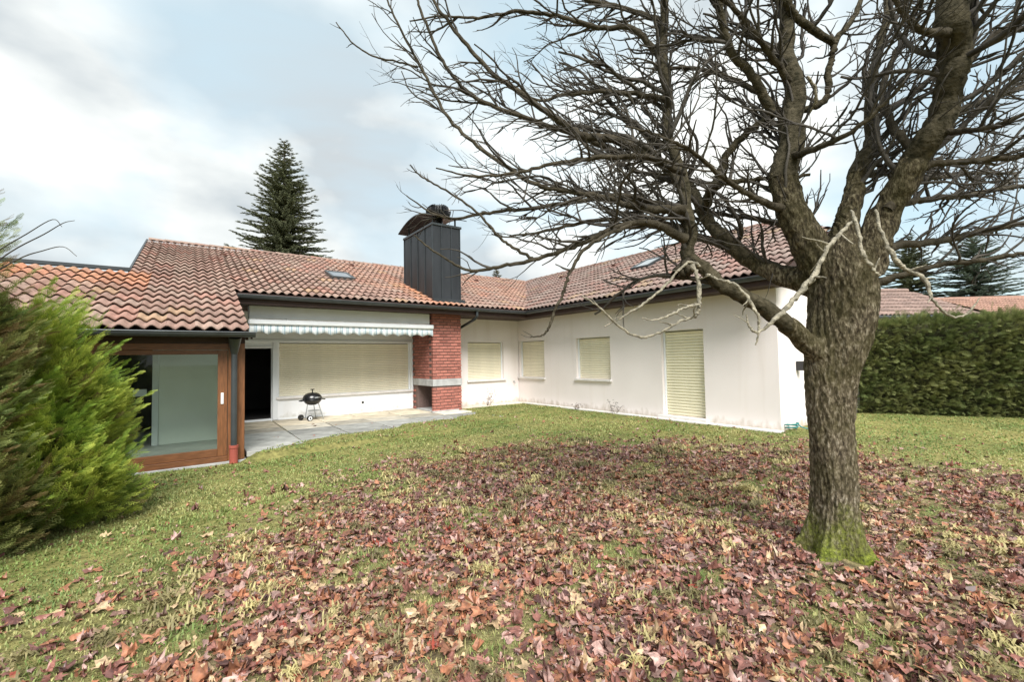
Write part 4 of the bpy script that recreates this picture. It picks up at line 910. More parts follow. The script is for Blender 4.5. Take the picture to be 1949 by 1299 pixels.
# big limbs
limb([(1565, 520, 3.5, 100), (1535, 455, 3.5, 84), (1505, 400, 3.55, 76), (1493, 330, 3.6, 70), (1505, 262, 3.65, 62), (1510, 200, 3.7, 54), (1502, 120, 3.75, 46), (1494, 50, 3.8, 38), (1500, -40, 3.9, 34), (1510, -140, 4.0, 26)], 10, 0.35, 1.0, ext=0.8, wmul=0.68, base=0.28, sec=22, m='limb_bark')
limb([(1640, 520, 3.45, 100), (1670, 440, 3.4, 80), (1695, 390, 3.35, 70), (1740, 310, 3.25, 66), (1782, 240, 3.15, 66), (1808, 170, 3.1, 66), (1818, 100, 3.05, 72), (1812, 40, 3.0, 74), (1815, -40, 3.0, 62), (1840, -140, 3.0, 44)], 10, 0.35, 1.0, ext=0.7, wmul=0.68, base=0.28, sec=22, m='limb_bark')
limb([(1600, 480, 3.4, 70), (1612, 420, 3.45, 48), (1625, 370, 3.5, 40), (1640, 310, 3.6, 36), (1662, 260, 3.7, 30), (1655, 180, 3.8, 24), (1675, 90, 3.9, 18), (1690, 0, 4.0, 14)], 10, 0.3, 0.9, ext=0.5, base=0.3, sec=12, m='limb_bark')
limb([(1590, 560, 3.55, 80), (1535, 535, 3.6, 60), (1476, 522, 3.75, 44), (1420, 490, 3.95, 36), (1362, 440, 4.15, 30), (1335, 395, 4.3, 26), (1300, 340, 4.5, 18), (1240, 300, 4.7, 13), (1170, 270, 4.9, 9)], 11, 0.3, 1.0, ext=0.4, base=0.3, sec=14, m='limb_bark')
limb([(1590, 690, 3.45, 60), (1545, 662, 3.4, 48), (1515, 633, 3.38, 42), (1461, 592, 3.35, 38), (1397, 556, 3.35, 34), (1348, 522, 3.4, 32), (1312, 490, 3.45, 34), (1311, 440, 3.5, 30), (1303, 355, 3.6, 27), (1276, 276, 3.7, 24), (1269, 197, 3.8, 22), (1264, 98, 3.9, 20), (1262, -20, 4.0, 17), (1258, -120, 4.1, 12)], 12, 0.35, 1.05, ext=0.6, t0=0.3, base=0.16, sec=24, m='limb_bark')
limb([(1362, 352, 4.0, 20), (1387, 290, 3.95, 17), (1431, 246, 3.9, 16), (1476, 217, 3.85, 16), (1540, 207, 3.8, 16), (1574, 182, 3.8, 15), (1579, 128, 3.8, 15), (1589, 84, 3.85, 14), (1619, 39, 3.9, 12), (1645, -10, 4.0, 10)], 9, 0.25, 0.7, ext=0.4, sec=6, m='limb_bark')
limb([(1340, 400, 4.25, 22), (1362, 352, 4.0, 22), (1410, 345, 3.9, 12), (1470, 338, 3.8, 9), (1540, 335, 3.75, 7)], 9, 0.2, 0.6, sec=4, m='limb_bark')
limb([(1589, 84, 3.85, 14), (1560, 66, 3.8, 17), (1520, 35, 3.75, 18), (1490, 5, 3.7, 18), (1430, -40, 3.7, 15)], 8, 0.3, 0.7, sec=6, m='limb_bark')
limb([(1470, 212, 3.7, 22), (1431, 143, 3.65, 20), (1392, 98, 3.6, 18), (1374, 30, 3.55, 17), (1365, -50, 3.5, 14)], 10, 0.3, 0.9, ext=0.5, sec=10, m='limb_bark')
# long branches to the left
limb([(1300, 360, 3.6, 22), (1255, 308, 3.6, 22), (1180, 268, 3.6, 20), (1110, 258, 3.6, 17), (1056, 224, 3.6, 14), (993, 179, 3.6, 12), (939, 141, 3.6, 10.5), (889, 87, 3.6, 9), (835, 17, 3.6, 7.5), (805, -40, 3.6, 6)], 11, 0.2, 0.75, name='branch', sec=6, tipfree=True)
limb([(1180, 290, 3.75, 16), (1110, 262, 3.8, 14), (1014, 229, 3.85, 11), (923, 195, 3.9, 9.5), (873, 158, 3.9, 8.5), (839, 108, 3.9, 7.5), (806, 33, 3.9, 6.5), (788, -20, 3.9, 5)], 10, 0.2, 0.7, name='branch', sec=6, tipfree=True)
limb([(1305, 400, 3.4, 24), (1220, 395, 3.4, 17), (1139, 374, 3.4, 13), (1070, 362, 3.4, 11), (1014, 349, 3.4, 10), (931, 295, 3.4, 9), (864, 237, 3.4, 8), (827, 179, 3.4, 7), (798, 122, 3.4, 6), (760, 50, 3.4, 5), (735, -5, 3.4, 4)], 10, 0.2, 0.75, name='branch', sec=6, tipfree=True)
limb([(796, 128, 3.4, 5), (760, 118, 3.4, 4.5), (715, 108, 3.4, 4), (673, 83, 3.4, 3.5), (640, 42, 3.4, 2.5)], 3, 0.1, 0.3, name='branch', depth=0)
limb([(1305, 455, 3.3, 24), (1240, 425, 3.25, 16), (1180, 430, 3.2, 13), (1120, 458, 3.15, 11.5), (1080, 474, 3.1, 10.5), (1014, 495, 3.1, 9.5), (956, 507, 3.1, 8.5), (898, 515, 3.1, 7), (860, 500, 3.1, 5.5), (820, 474, 3.1, 4.5), (788, 448, 3.1, 3)], 8, 0.2, 0.6, name='branch', sec=6, tipfree=True)
limb([(1305, 420, 3.5, 22), (1250, 388, 3.55, 14), (1180, 374, 3.6, 12), (1076, 387, 3.6, 10), (993, 399, 3.6, 8.5), (931, 405, 3.6, 7.5), (864, 416, 3.6, 6), (820, 405, 3.6, 4.5), (773, 372, 3.6, 2.5)], 11, 0.2, 0.6, name='branch', sec=6, tipfree=True)
limb([(1014, 493, 3.1, 8), (975, 470, 3.1, 7), (948, 449, 3.1, 6.5), (906, 403, 3.1, 5.5), (840, 357, 3.1, 4.5), (800, 335, 3.1, 3.5), (781, 314, 3.1, 2.5)], 5, 0.15, 0.4, name='branch', depth=1)
limb([(1270, 190, 3.8, 16), (1220, 180, 3.75, 12), (1150, 175, 3.7, 10), (1080, 180, 3.7, 8), (1020, 190, 3.7, 6), (985, 160, 3.7, 4)], 12, 0.2, 0.7, name='branch', sec=6, tipfree=True)
limb([(1266, 120, 3.9, 16), (1205, 55, 3.9, 13), (1140, 52, 3.9, 11), (1060, 30, 3.9, 9), (980, 22, 3.9, 8), (900, 35, 3.9, 6), (840, 30, 3.9, 4.5), (780, 40, 3.9, 3)], 11, 0.2, 0.6, name='branch', sec=6, tipfree=True)
limb([(1262, 40, 4.0, 14), (1200, 20, 4.2, 11), (1120, 0, 4.3, 9), (1030, -20, 4.4, 7)], 12, 0.25, 0.7, name='branch', sec=6, tipfree=True)
limb([(1300, 330, 3.4, 16), (1230, 300, 3.1, 13), (1150, 300, 2.9, 11), (1060, 310, 2.75, 9), (980, 330, 2.7, 7), (900, 335, 2.65, 5), (830, 320, 2.6, 3)], 10, 0.15, 0.5, name='branch', sec=6, tipfree=True)
limb([(1380, 470, 4.1, 20), (1300, 440, 4.5, 15), (1220, 420, 4.9, 12), (1130, 420, 5.2, 9), (1040, 440, 5.4, 7), (970, 450, 5.5, 4)], 11, 0.3, 0.9, name='branch', sec=6, tipfree=True)
# drooping ones before the wall and roof
limb([(1200, 430, 3.1, 10), (1150, 450, 2.95, 9), (1108, 480, 2.9, 8.5), (1083, 523, 2.85, 8), (1072, 559, 2.85, 7.5), (1057, 588, 2.85, 7), (1047, 620, 2.85, 6), (1032, 638, 2.85, 4.5), (1009, 643, 2.85, 2.5)], 3, 0.1, 0.3, name='branch', depth=0)
limb([(1312, 500, 3.4, 18), (1325, 520, 3.3, 12), (1331, 552, 3.25, 13), (1330, 586, 3.22, 12), (1322, 602, 3.2, 9), (1295, 612, 3.15, 8), (1266, 628, 3.1, 8), (1233, 642, 3.05, 8), (1205, 638, 3.0, 7.5), (1172, 616, 2.95, 7), (1140, 584, 2.9, 6), (1108, 563, 2.9, 4)], 4, 0.08, 0.25, name='branch', m='twig_pale', depth=0)
limb([(1330, 580, 3.2, 8), (1300, 588, 3.1, 8), (1272, 602, 3.05, 7), (1246, 610, 3.0, 5), (1222, 606, 3.0, 3.5)], 3, 0.06, 0.15, name='branch', m='twig_pale', depth=0)
limb([(1345, 515, 3.4, 14), (1310, 500, 3.35, 8), (1280, 528, 3.3, 8), (1259, 552, 3.25, 8), (1225, 578, 3.2, 7), (1190, 600, 3.2, 6), (1150, 622, 3.2, 4)], 4, 0.08, 0.25, name='branch', m='twig_pale', depth=0)
limb([(1335, 520, 3.4, 12), (1363, 530, 3.3, 8), (1400, 543, 3.2, 9), (1425, 570, 3.15, 10), (1442, 600, 3.1, 9), (1444, 630, 3.1, 7), (1438, 658, 3.1, 4)], 3, 0.06, 0.2, name='branch', m='twig_pale', depth=0)
limb([(1630, 415, 3.0, 9), (1605, 440, 2.9, 11), (1575, 473, 2.85, 13), (1550, 525, 2.8, 16), (1515, 567, 2.75, 17), (1476, 606, 2.7, 13), (1446, 631, 2.7, 9), (1428, 626, 2.7, 7), (1420, 600, 2.7, 5)], 5, 0.1, 0.3, name='branch', m='twig_pale', depth=0)
limb([(1620, 400, 3.0, 7), (1632, 435, 2.9, 10), (1640, 480, 2.85, 13), (1658, 510, 2.85, 12), (1674, 525, 2.85, 7)], 2, 0.06, 0.2, name='branch', m='twig_pale', depth=0)
limb([(1668, 400, 3.0, 8), (1676, 440, 2.95, 9), (1698, 483, 2.9, 13), (1722, 512, 2.88, 12), (1758, 530, 2.85, 12), (1776, 571, 2.8, 9), (1806, 601, 2.8, 6), (1835, 601, 2.8, 6), (1852, 585, 2.8, 5), (1866, 566, 2.8, 3)], 3, 0.06, 0.2, name='branch', m='twig_pale', depth=0)
limb([(1520, 245, 3.62, 8), (1540, 215, 3.5, 8), (1554, 190, 3.42, 9), (1548, 160, 3.38, 8), (1536, 146, 3.36, 5)], 0, name='branch', m='twig_pale')
# right-hand side
limb([(1690, 400, 3.3, 26), (1730, 340, 3.3, 20), (1776, 312, 3.25, 17), (1850, 308, 3.2, 15), (1949, 296, 3.1, 14), (2060, 270, 3.0, 10)], 11, 0.25, 0.8, name='branch', sec=5)
limb([(1660, 500, 3.4, 30), (1700, 470, 3.5, 20), (1770, 462, 3.6, 17), (1850, 445, 3.7, 15), (1949, 425, 3.8, 12), (2080, 400, 4, 8)], 11, 0.25, 0.8, name='branch', sec=5)
limb([(1665, 540, 3.4, 24), (1720, 522, 3.3, 13), (1790, 505, 3.2, 11), (1870, 495, 3.1, 11), (1949, 482, 3.0, 9), (2040, 480, 2.9, 6)], 5, 0.2, 0.6, name='branch', sec=5)
limb([(1700, 390, 3.4, 20), (1760, 380, 3.7, 15), (1830, 372, 4.0, 13), (1900, 360, 4.3, 11), (1990, 350, 4.6, 8)], 12, 0.3, 0.9, name='branch', sec=5)
limb([(1812, 160, 3.1, 26), (1850, 110, 3.1, 18), (1890, 70, 3.1, 15), (1949, 30, 3.1, 13), (2020, -20, 3.1, 8)], 10, 0.25, 0.8, name='branch', sec=5)
limb([(1790, 230, 3.2, 22), (1850, 200, 3.4, 15), (1910, 180, 3.6, 12), (1990, 150, 3.8, 8)], 12, 0.25, 0.8, name='branch', sec=5)
limb([(1775, 250, 3.2, 20), (1830, 250, 3.0, 13), (1890, 240, 2.8, 11), (1960, 215, 2.7, 8), (2020, 210, 2.6, 5)], 11, 0.2, 0.6, name='branch', sec=5)
limb([(1750, 300, 3.2, 22), (1700, 240, 3.4, 17), (1680, 180, 3.6, 14), (1700, 110, 3.7, 12), (1740, 30, 3.8, 10), (1760, -50, 3.9, 8)], 11, 0.25, 0.8, name='branch', sec=5)
limb([(1815, 60, 3.0, 24), (1760, 60, 2.9, 16), (1725, 30, 2.85, 13), (1690, -20, 2.8, 10)], 9, 0.2, 0.6, name='branch', sec=5)
limb([(1500, 300, 3.6, 20), (1560, 280, 3.3, 14), (1620, 250, 3.1, 11), (1680, 200, 3.0, 8), (1720, 160, 2.9, 5)], 10, 0.2, 0.6, name='branch', sec=5)
limb([(1495, 400, 3.55, 22), (1440, 380, 3.3, 14), (1380, 340, 3.1, 11), (1320, 290, 2.9, 9), (1260, 260, 2.8, 6), (1190, 240, 2.7, 4)], 11, 0.2, 0.6, name='branch', sec=5)
limb([(1505, 240, 3.7, 20), (1450, 180, 3.9, 14), (1390, 150, 4.1, 12), (1320, 130, 4.3, 9), (1240, 130, 4.5, 6)], 12, 0.3, 0.8, name='branch', sec=5)
limb([(1505, 160, 3.7, 18), (1450, 80, 3.5, 13), (1400, 20, 3.4, 11), (1340, -30, 3.3, 8)], 11, 0.25, 0.7, name='branch', sec=5)
limb([(1640, 330, 3.6, 20), (1690, 330, 4.1, 14), (1760, 340, 4.6, 12), (1850, 330, 5.0, 9), (1940, 330, 5.4, 6)], 12, 0.3, 0.9, name='branch', sec=5)
limb([(1580, 470, 3.4, 24), (1530, 440, 3.7, 16), (1460, 420, 4.1, 13), (1390, 410, 4.5, 10), (1310, 400, 4.9, 7)], 11, 0.3, 0.8, name='branch', sec=5)
# stub at the foot of the lower limb
limb([(1318, 500, 3.43, 40), (1300, 515, 3.40, 36), (1284, 522, 3.38, 22)], 0, name='limb_stub')
def build_trunk():
    V, q = trunk_mesh(); tb = Tubes(); tb.V.append(V); tb.Q.append(q); tb.n = len(V)
    for P, Rr in UNION: tb.add(P, Rr, 18)
    Vt = np.concatenate(tb.V); Ft = np.concatenate(tb.Q)
    me = bpy.data.meshes.new('tmp'); me.from_pydata([tuple(v) for v in Vt], [], [tuple(f) for f in Ft])
    bm = bmesh.new(); bm.from_mesh(me); bmesh.ops.holes_fill(bm, edges=[e for e in bm.edges if e.is_boundary], sides=0); bmesh.ops.recalc_face_normals(bm, faces=bm.faces); bm.to_mesh(me); bm.free()
    ob = bpy.data.objects.new('tmp', me); COL.objects.link(ob)
    md = ob.modifiers.new('r', 'REMESH'); md.mode = 'VOXEL'; md.voxel_size = 0.011
    m2 = ob.modifiers.new('s', 'SMOOTH'); m2.factor = 0.5; m2.iterations = 9
    dg = bpy.context.evaluated_depsgraph_get(); e = ob.evaluated_get(dg); m3 = bpy.data.meshes.new_from_object(e)
    n = len(m3.vertices); co = np.empty(n*3, np.float32); m3.vertices.foreach_get('co', co); co = co.reshape(-1, 3); no = np.empty(n*3, np.float32); m3.vertices.foreach_get('normal', no); no = no.reshape(-1, 3)
    th = np.arctan2(co[:, 1]-0.0, co[:, 0]-0.03*co[:, 2]); z = co[:, 2]
    w = np.sin(th*17+2.5*np.sin(z*4.1+th*3)+1.3*np.sin(z*11))*0.5+0.5
    f = 0.011*np.abs(w)**0.7+0.006*np.sin(th*37+5*np.sin(z*9+th*4)+z*14)*np.sin(z*23+th*5)+0.007*smooth_noise(th*6, z*13, 3)
    co = co+no*(f-0.006)[:, None]; m3.vertices.foreach_set('co', co.astype(np.float32).ravel())
    for p_ in m3.polygons: p_.use_smooth = True
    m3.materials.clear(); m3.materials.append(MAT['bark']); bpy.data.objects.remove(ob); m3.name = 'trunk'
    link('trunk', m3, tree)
build_trunk()
print('twigs', TWIGS[0])

# ------------------------------------------------------------------ foliage sprays
def spray_template(kind):
    """flat fan in local x (length 1), returns V, T, tipness"""
    V = []; T = []; tip = []
    def tri(a, b, c, ta, tb_, tc): 
        n = len(V); V.extend([a, b, c]); T.append((n, n+1, n+2)); tip.extend([ta, tb_, tc])
    rng = np.random.default_rng(3 if kind == 'thuja' else 5)
    if kind == 'thuja':
        tri((0, 0.02, 0), (0, -0.02, 0), (1, 0, 0.05), 0, 0, 1)
        for k in range(7):
            t = 0.12+0.82*k/7
            for s in (-1, 1):
                l = (0.42*(1-t*0.75))*rng.uniform(0.8, 1.2); b = np.array([t, 0, 0.05*t]); e = b+np.array([l*0.78, s*l*0.72, rng.uniform(-.06, .06)]); w = 0.026
                tri(tuple(b+[w, 0, 0]), tuple(b-[w, 0, 0]), tuple(e), t*0.6, t*0.6, min(1, t+0.4))
                m_ = b+(e-b)*0.5; e2 = m_+np.array([l*0.5, -s*l*0.06, rng.uniform(-.04, .04)]); tri(tuple(m_+[0.02, 0.02, 0]), tuple(m_-[0.02, 0.02, 0]), tuple(e2), t*0.7, t*0.7, min(1, t+0.4))
    else:
        tri((0, 0.03, 0), (0, -0.03, 0), (1, 0, -0.03), 0, 0, 1)
        for k in range(5):
            t = 0.08+0.8*k/5
            for s in (-1, 1):
                l = (0.5*(1-t*0.7)); b = np.array([t, 0, 0]); e = b+np.array([l*0.75, s*l*0.7, rng.uniform(-.05, .02)]); w = 0.06
                tri(tuple(b+[w, 0, 0.0]), tuple(b-[w, 0, 0.0]), tuple(e), t, t, 1)
                tri(tuple(b+[0, 0, 0.06]), tuple(b-[0, 0, 0.07]), tuple(b+(e-b)*0.8), t, t, 1)
    return np.array(V, float), np.array(T), np.array(tip)
ST, NT = spray_template('thuja'), spray_template('needle')
def place_sprays(tmpl, pos, dirs, size, c0, c1, roll=0.6):
    """returns V,F,C for sprays; dirs need not be unit; c0 base colour rows, c1 tip colour rows"""
    V0, T0, tip = tmpl; n = len(pos); x = dirs/(np.linalg.norm(dirs, axis=1)[:, None]+1e-9)
    up = np.tile([0, 0, 1.0], (n, 1))+RNG.normal(0, roll, (n, 3)); y = np.cross(up, x); y /= np.linalg.norm(y, axis=1)[:, None]+1e-9; z = np.cross(x, y)
    V = pos[:, None]+size[:, None, None]*(V0[None, :, 0:1]*x[:, None]+V0[None, :, 1:2]*y[:, None]+V0[None, :, 2:3]*z[:, None])
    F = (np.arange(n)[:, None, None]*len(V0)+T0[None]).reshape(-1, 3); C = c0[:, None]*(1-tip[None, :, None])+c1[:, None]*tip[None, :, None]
    return V.reshape(-1, 3), F, C.reshape(-1, 3)

def conifer_shrub(name, base, h, rx, n, label, bright, smin, smax, lean=(0, 0)):
    t = empty(name, base); tag(t, label, 'shrub', 'conifer shrubs on the left edge of the lawn')
    mb = MB(); mb.tube([(0, 0, -0.15), (lean[0]*0.3, lean[1]*0.3, h*0.5), (lean[0]*0.8, lean[1]*0.8, h*0.9)], [0.07, 0.045, 0.01], 8); mb.build('stem', MAT['stem'], t)
    u = RNG.random(n)**0.85; zz = 0.02+u*0.98; th = RNG.uniform(0, 2*np.pi, n)
    prof = np.where(zz < 0.2, 0.75+0.25*zz/0.2, (np.clip(1-zz, 0, 1)/0.8)**0.55); lob = 1+0.22*np.sin(th*3+zz*9)+0.14*np.sin(th*5-zz*15+1)
    rad = rx*prof*lob*np.clip(RNG.normal(0.86, 0.16, n), 0.25, 1.02)
    pos = np.stack([rad*np.cos(th)+lean[0]*zz, rad*np.sin(th)+lean[1]*zz, zz*h], -1)
    d = np.stack([np.cos(th), np.sin(th), 0.55+RNG.normal(0, 0.3, n)+0.8*(zz-0.4)], -1)+RNG.normal(0, 0.25, (n, 3))
    size = RNG.uniform(smin, smax, n); pos = pos-d/np.linalg.norm(d, axis=1)[:, None]*size[:, None]*0.6
    pos[:, 2] = np.maximum(pos[:, 2], 0.01)
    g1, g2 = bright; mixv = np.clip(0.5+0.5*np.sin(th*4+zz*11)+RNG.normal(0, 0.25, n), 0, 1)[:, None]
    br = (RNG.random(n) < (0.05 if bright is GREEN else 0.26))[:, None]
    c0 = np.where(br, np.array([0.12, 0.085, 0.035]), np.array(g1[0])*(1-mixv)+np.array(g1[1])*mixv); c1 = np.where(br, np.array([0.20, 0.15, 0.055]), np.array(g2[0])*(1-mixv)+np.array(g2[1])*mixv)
    npl = 420; up_ = RNG.random(npl); pz = 0.03+0.95*up_; pt_ = RNG.uniform(0, 2*np.pi, npl); pr = rx*np.where(pz < 0.2, 0.75+0.25*pz/0.2, (np.clip(1-pz, 0, 1)/0.8)**0.55)*(1+0.2*np.sin(pt_*3+pz*9))*0.78
    pp = np.stack([pr*np.cos(pt_), pr*np.sin(pt_), pz*h], -1); pd = np.stack([np.cos(pt_), np.sin(pt_), 0.45+RNG.normal(0, 0.2, npl)+0.9*np.clip(pz-0.5, 0, 1)], -1); pd /= np.linalg.norm(pd, axis=1)[:, None]; pl = RNG.uniform(0.22, 0.44, npl)
    kk = 16; tt = np.tile(np.linspace(0.0, 1, kk), npl); ii = np.repeat(np.arange(npl), kk); sg = np.tile([-1, 1], npl*kk//2); sidev = np.cross(pd, [0, 0, 1.0]); 
    pos2 = pp[ii]+pd[ii]*(pl[ii]*tt)[:, None]+np.array([0, 0, 0.10])*(tt**2)[:, None]; d2 = pd[ii]*0.9+sidev[ii]*(sg*0.75*(1-tt*0.8))[:, None]+RNG.normal(0, 0.12, (npl*kk, 3)); s2 = (0.17-0.08*tt)*RNG.uniform(0.8, 1.2, npl*kk)
    pm = np.repeat(np.clip(0.5+0.5*np.sin(pt_*4+pz*11)+RNG.normal(0, 0.25, npl), 0, 1), kk)[:, None]; pb = np.repeat(RNG.random(npl) < (0.04 if bright is GREEN else 0.3), kk)[:, None]
    c0 = np.concatenate([c0, np.where(pb, np.array([0.13, 0.09, 0.04]), np.array(g1[0])*(1-pm)+np.array(g1[1])*pm)*1.2]); c1 = np.concatenate([c1, np.where(pb, np.array([0.24, 0.18, 0.07]), np.array(g2[0])*(1-pm)+np.array(g2[1])*pm)*1.1])
    pos2[:, 2] = np.maximum(pos2[:, 2], 0.01)
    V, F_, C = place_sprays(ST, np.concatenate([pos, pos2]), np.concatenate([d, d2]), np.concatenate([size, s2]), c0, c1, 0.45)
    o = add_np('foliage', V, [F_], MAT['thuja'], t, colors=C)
    # limbs inside
    mb = MB()
    for k in range(26):
        z_ = RNG.uniform(0.08, 0.85)*h; a_ = RNG.uniform(0, 6.28); l_ = rx*0.75*math.sqrt(max(0.05, 1-((z_/h-0.34)/0.68)**2)); mb.tube([(0, 0, z_), (l_*0.5*math.cos(a_), l_*0.5*math.sin(a_), z_+0.1), (l_*math.cos(a_), l_*math.sin(a_), z_+0.28)], [0.016, 0.011, 0.004], 5)
    mb.build('branches', MAT['stem'], t)
    return t
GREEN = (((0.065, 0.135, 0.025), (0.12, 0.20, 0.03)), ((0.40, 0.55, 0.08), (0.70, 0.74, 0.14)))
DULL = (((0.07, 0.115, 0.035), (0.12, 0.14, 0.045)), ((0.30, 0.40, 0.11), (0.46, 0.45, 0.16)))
def gpos(x, y): return (x, y, float(gz(x, y)))
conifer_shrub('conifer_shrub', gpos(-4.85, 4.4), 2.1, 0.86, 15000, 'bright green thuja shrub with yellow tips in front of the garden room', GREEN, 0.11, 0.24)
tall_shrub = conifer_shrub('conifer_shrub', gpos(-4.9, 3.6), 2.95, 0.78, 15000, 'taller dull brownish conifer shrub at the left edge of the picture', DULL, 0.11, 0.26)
# thin dry shoots at the top of the tall shrub
mb = MB(tuple(tall_shrub.location))
for S in ([(-90, 560), (-20, 490), (50, 446), (100, 418), (118, 432)], [(-60, 540), (20, 480), (84, 446), (120, 425), (142, 420)], [(-80, 560), (30, 496), (80, 478), (120, 470), (146, 488)]):
    pts = [PX(x, y, 3.5) for x, y in S]; mb.tube([tuple(q) for q in spline(pts, 5)], list(np.linspace(0.006, 0.002, 5*4+1)), 6)
o = mb.build('dry_shoot', MAT['twig'], tall_shrub)

def hedge():
    p0 = np.array(ground_px(1600, 782)[:2]); p1 = np.array(ground_px(1949, 793)[:2]); u = unit(p1-p0); p0 = p0+u*0.35; L = 9.0; nrm = np.array([u[1], -u[0]]); nrm = nrm if nrm@p0 < 0 else -nrm
    H = 2.33; Tk = 1.3; c = p0+u*L/2
    t = empty('thuja_hedge', (c[0], c[1], -0.05)); tag(t, 'tall clipped dark green thuja hedge closing the garden on the right', 'hedge')
    n = 15000; s = RNG.uniform(0, L, n); face = RNG.random(n)
    zz = RNG.uniform(0.0, H, n); dep = RNG.uniform(-0.10, 0.03, n)+0.09*smooth_noise(s*5, zz*11, 3)
    top = face > 0.76; zz = np.where(top, H+RNG.uniform(-0.12, 0.06, n)+0.09*smooth_noise(s*2.3, s*0.7, 4)+0.16*(RNG.random(n) < 0.05), zz); dep = np.where(top, RNG.uniform(-Tk, 0, n), dep)
    end = (face < 0.08); s = np.where(end, RNG.uniform(-0.05, 0.1, n), s); dep = np.where(end, RNG.uniform(-Tk, 0, n), dep)
    pos = np.zeros((n, 3)); pos[:, :2] = p0+u*s[:, None]+nrm*dep[:, None]-c; pos[:, 2] = zz
    d = np.zeros((n, 3)); d[:, :2] = nrm*1.0; d[:, 2] = 0.15; d[top] = [0, 0, 0.9]; d[top, :2] += nrm*0.7; d[end, :2] = -u
    d += RNG.normal(0, 0.42, (n, 3)); d[:, :2] += u*RNG.normal(0, 0.35, n)[:, None]
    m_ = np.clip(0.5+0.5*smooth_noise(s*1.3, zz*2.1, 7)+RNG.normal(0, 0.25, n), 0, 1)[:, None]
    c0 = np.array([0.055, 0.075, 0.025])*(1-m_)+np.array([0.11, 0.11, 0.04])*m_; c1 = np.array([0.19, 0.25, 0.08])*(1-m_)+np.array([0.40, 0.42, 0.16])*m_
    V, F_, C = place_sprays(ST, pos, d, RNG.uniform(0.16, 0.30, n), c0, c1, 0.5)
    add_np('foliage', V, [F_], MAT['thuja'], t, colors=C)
    # the dense twiggy inside
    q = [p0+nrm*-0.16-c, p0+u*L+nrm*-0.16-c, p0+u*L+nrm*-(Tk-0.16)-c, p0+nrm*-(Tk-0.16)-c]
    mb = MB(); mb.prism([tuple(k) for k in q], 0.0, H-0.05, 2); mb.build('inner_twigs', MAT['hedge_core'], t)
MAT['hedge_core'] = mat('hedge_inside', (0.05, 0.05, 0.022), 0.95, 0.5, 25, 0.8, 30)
hedge()

def spruce(name, x, y, h, r, label, n=2600, c=((0.07, 0.085, 0.045), (0.20, 0.215, 0.12)), group=None, z0=0.0, zmin=0.1, power=0.8, size=1.0, cat='tree', seed=0):
    t = empty(name, (x, y, -0.1)); tag(t, label, cat, group)
    mb = MB(); mb.tube([(0, 0, 0), (0, 0, h*0.6), (0, 0, h)], [h*0.016+0.03, h*0.009+0.02, 0.012], 8); mb.build('trunk', MAT['stem'], t)
    V = []; D = []; S = []
    br = MB(); z = h*0.985; k = 0
    while z > h*zmin:
        f = 1-z/h; L = r*(f**power)*1.0+0.12; nb = int(5+8*min(1, f*2.5)); k += 1
        for j in range(nb):
            a = 2*math.pi*(j+0.5*(k % 2))/nb+RNG.normal(0, 0.14); l = L*RNG.uniform(0.68, 1.12); rise = 0.35-0.55*min(1, f*2.2); m = max(2, int(l/(0.17*size)))
            d = np.array([math.cos(a), math.sin(a), rise+RNG.normal(0, 0.12)])
            zj = z+RNG.normal(0, 0.05)*size
            for q in range(m):
                tt = (q+0.6)/m; p = np.array([0, 0, zj])+d*l*tt+np.array([0, 0, 0.18*l*tt*tt])
                for s in (-1, 0, 1):
                    dd = unit(d*np.array([1, 1, 0.6])+s*0.75*np.array([-d[1], d[0], 0])+np.array([0, 0, 0.12])+RNG.normal(0, 0.12, 3)); V.append(p); D.append(dd); S.append((0.24+0.16*(1-tt))*size*(1.0 if s else 1.15)*min(1.0, 0.45+f*3))
            br.tube([(0, 0, zj), tuple(np.array([0, 0, zj])+d*l*0.9+np.array([0, 0, 0.14*l]))], [0.02*size, 0.005], 4)
        z -= (0.16+0.10*min(1, f*2))*size
    V = np.array(V); D = np.array(D); S = np.array(S); n = len(V); m_ = RNG.random(n)[:, None]
    c0 = np.array(c[0])*(0.8+0.5*m_); c1 = np.array(c[1])*(0.6+0.75*m_)
    a, b, cc_ = place_sprays(NT, V, D, S, c0, c1, 0.35)
    add_np('crown', a, [b], MAT['needle'], t, colors=cc_); br.build('branches', MAT['stem'], t); return t
top = PX(541, 268, 23.0); spruce('spruce_tree', top[0], top[1], top[2]+0.1, 4.1, 'slender pointed spruce rising behind the ridge of the long roof', zmin=0.35, power=0.82)
tp_ = PX(945, 512, 34); spruce('spruce_tree', tp_[0], tp_[1], tp_[2]+0.1, 1.5, 'small conifer tip just showing above the roof beside the chimney', zmin=0.6, c=((0.09, 0.085, 0.045), (0.22, 0.2, 0.11)))
tp_ = PX(1850, 445, 33); spruce('spruce_tree', tp_[0], tp_[1], tp_[2]+0.1, 4.6, 'broad dark conifer behind the neighbouring roofs on the right', zmin=0.22, size=1.25, power=0.6, c=((0.07, 0.10, 0.075), (0.19, 0.235, 0.17)))
tp_ = PX(1728, 445, 36); spruce('spruce_tree', tp_[0], tp_[1], tp_[2]+0.1, 3.4, 'narrower conifer between the tree trunk and the broad dark conifer', zmin=0.25, size=1.2, power=0.65, c=((0.06, 0.075, 0.04), (0.17, 0.185, 0.10)))

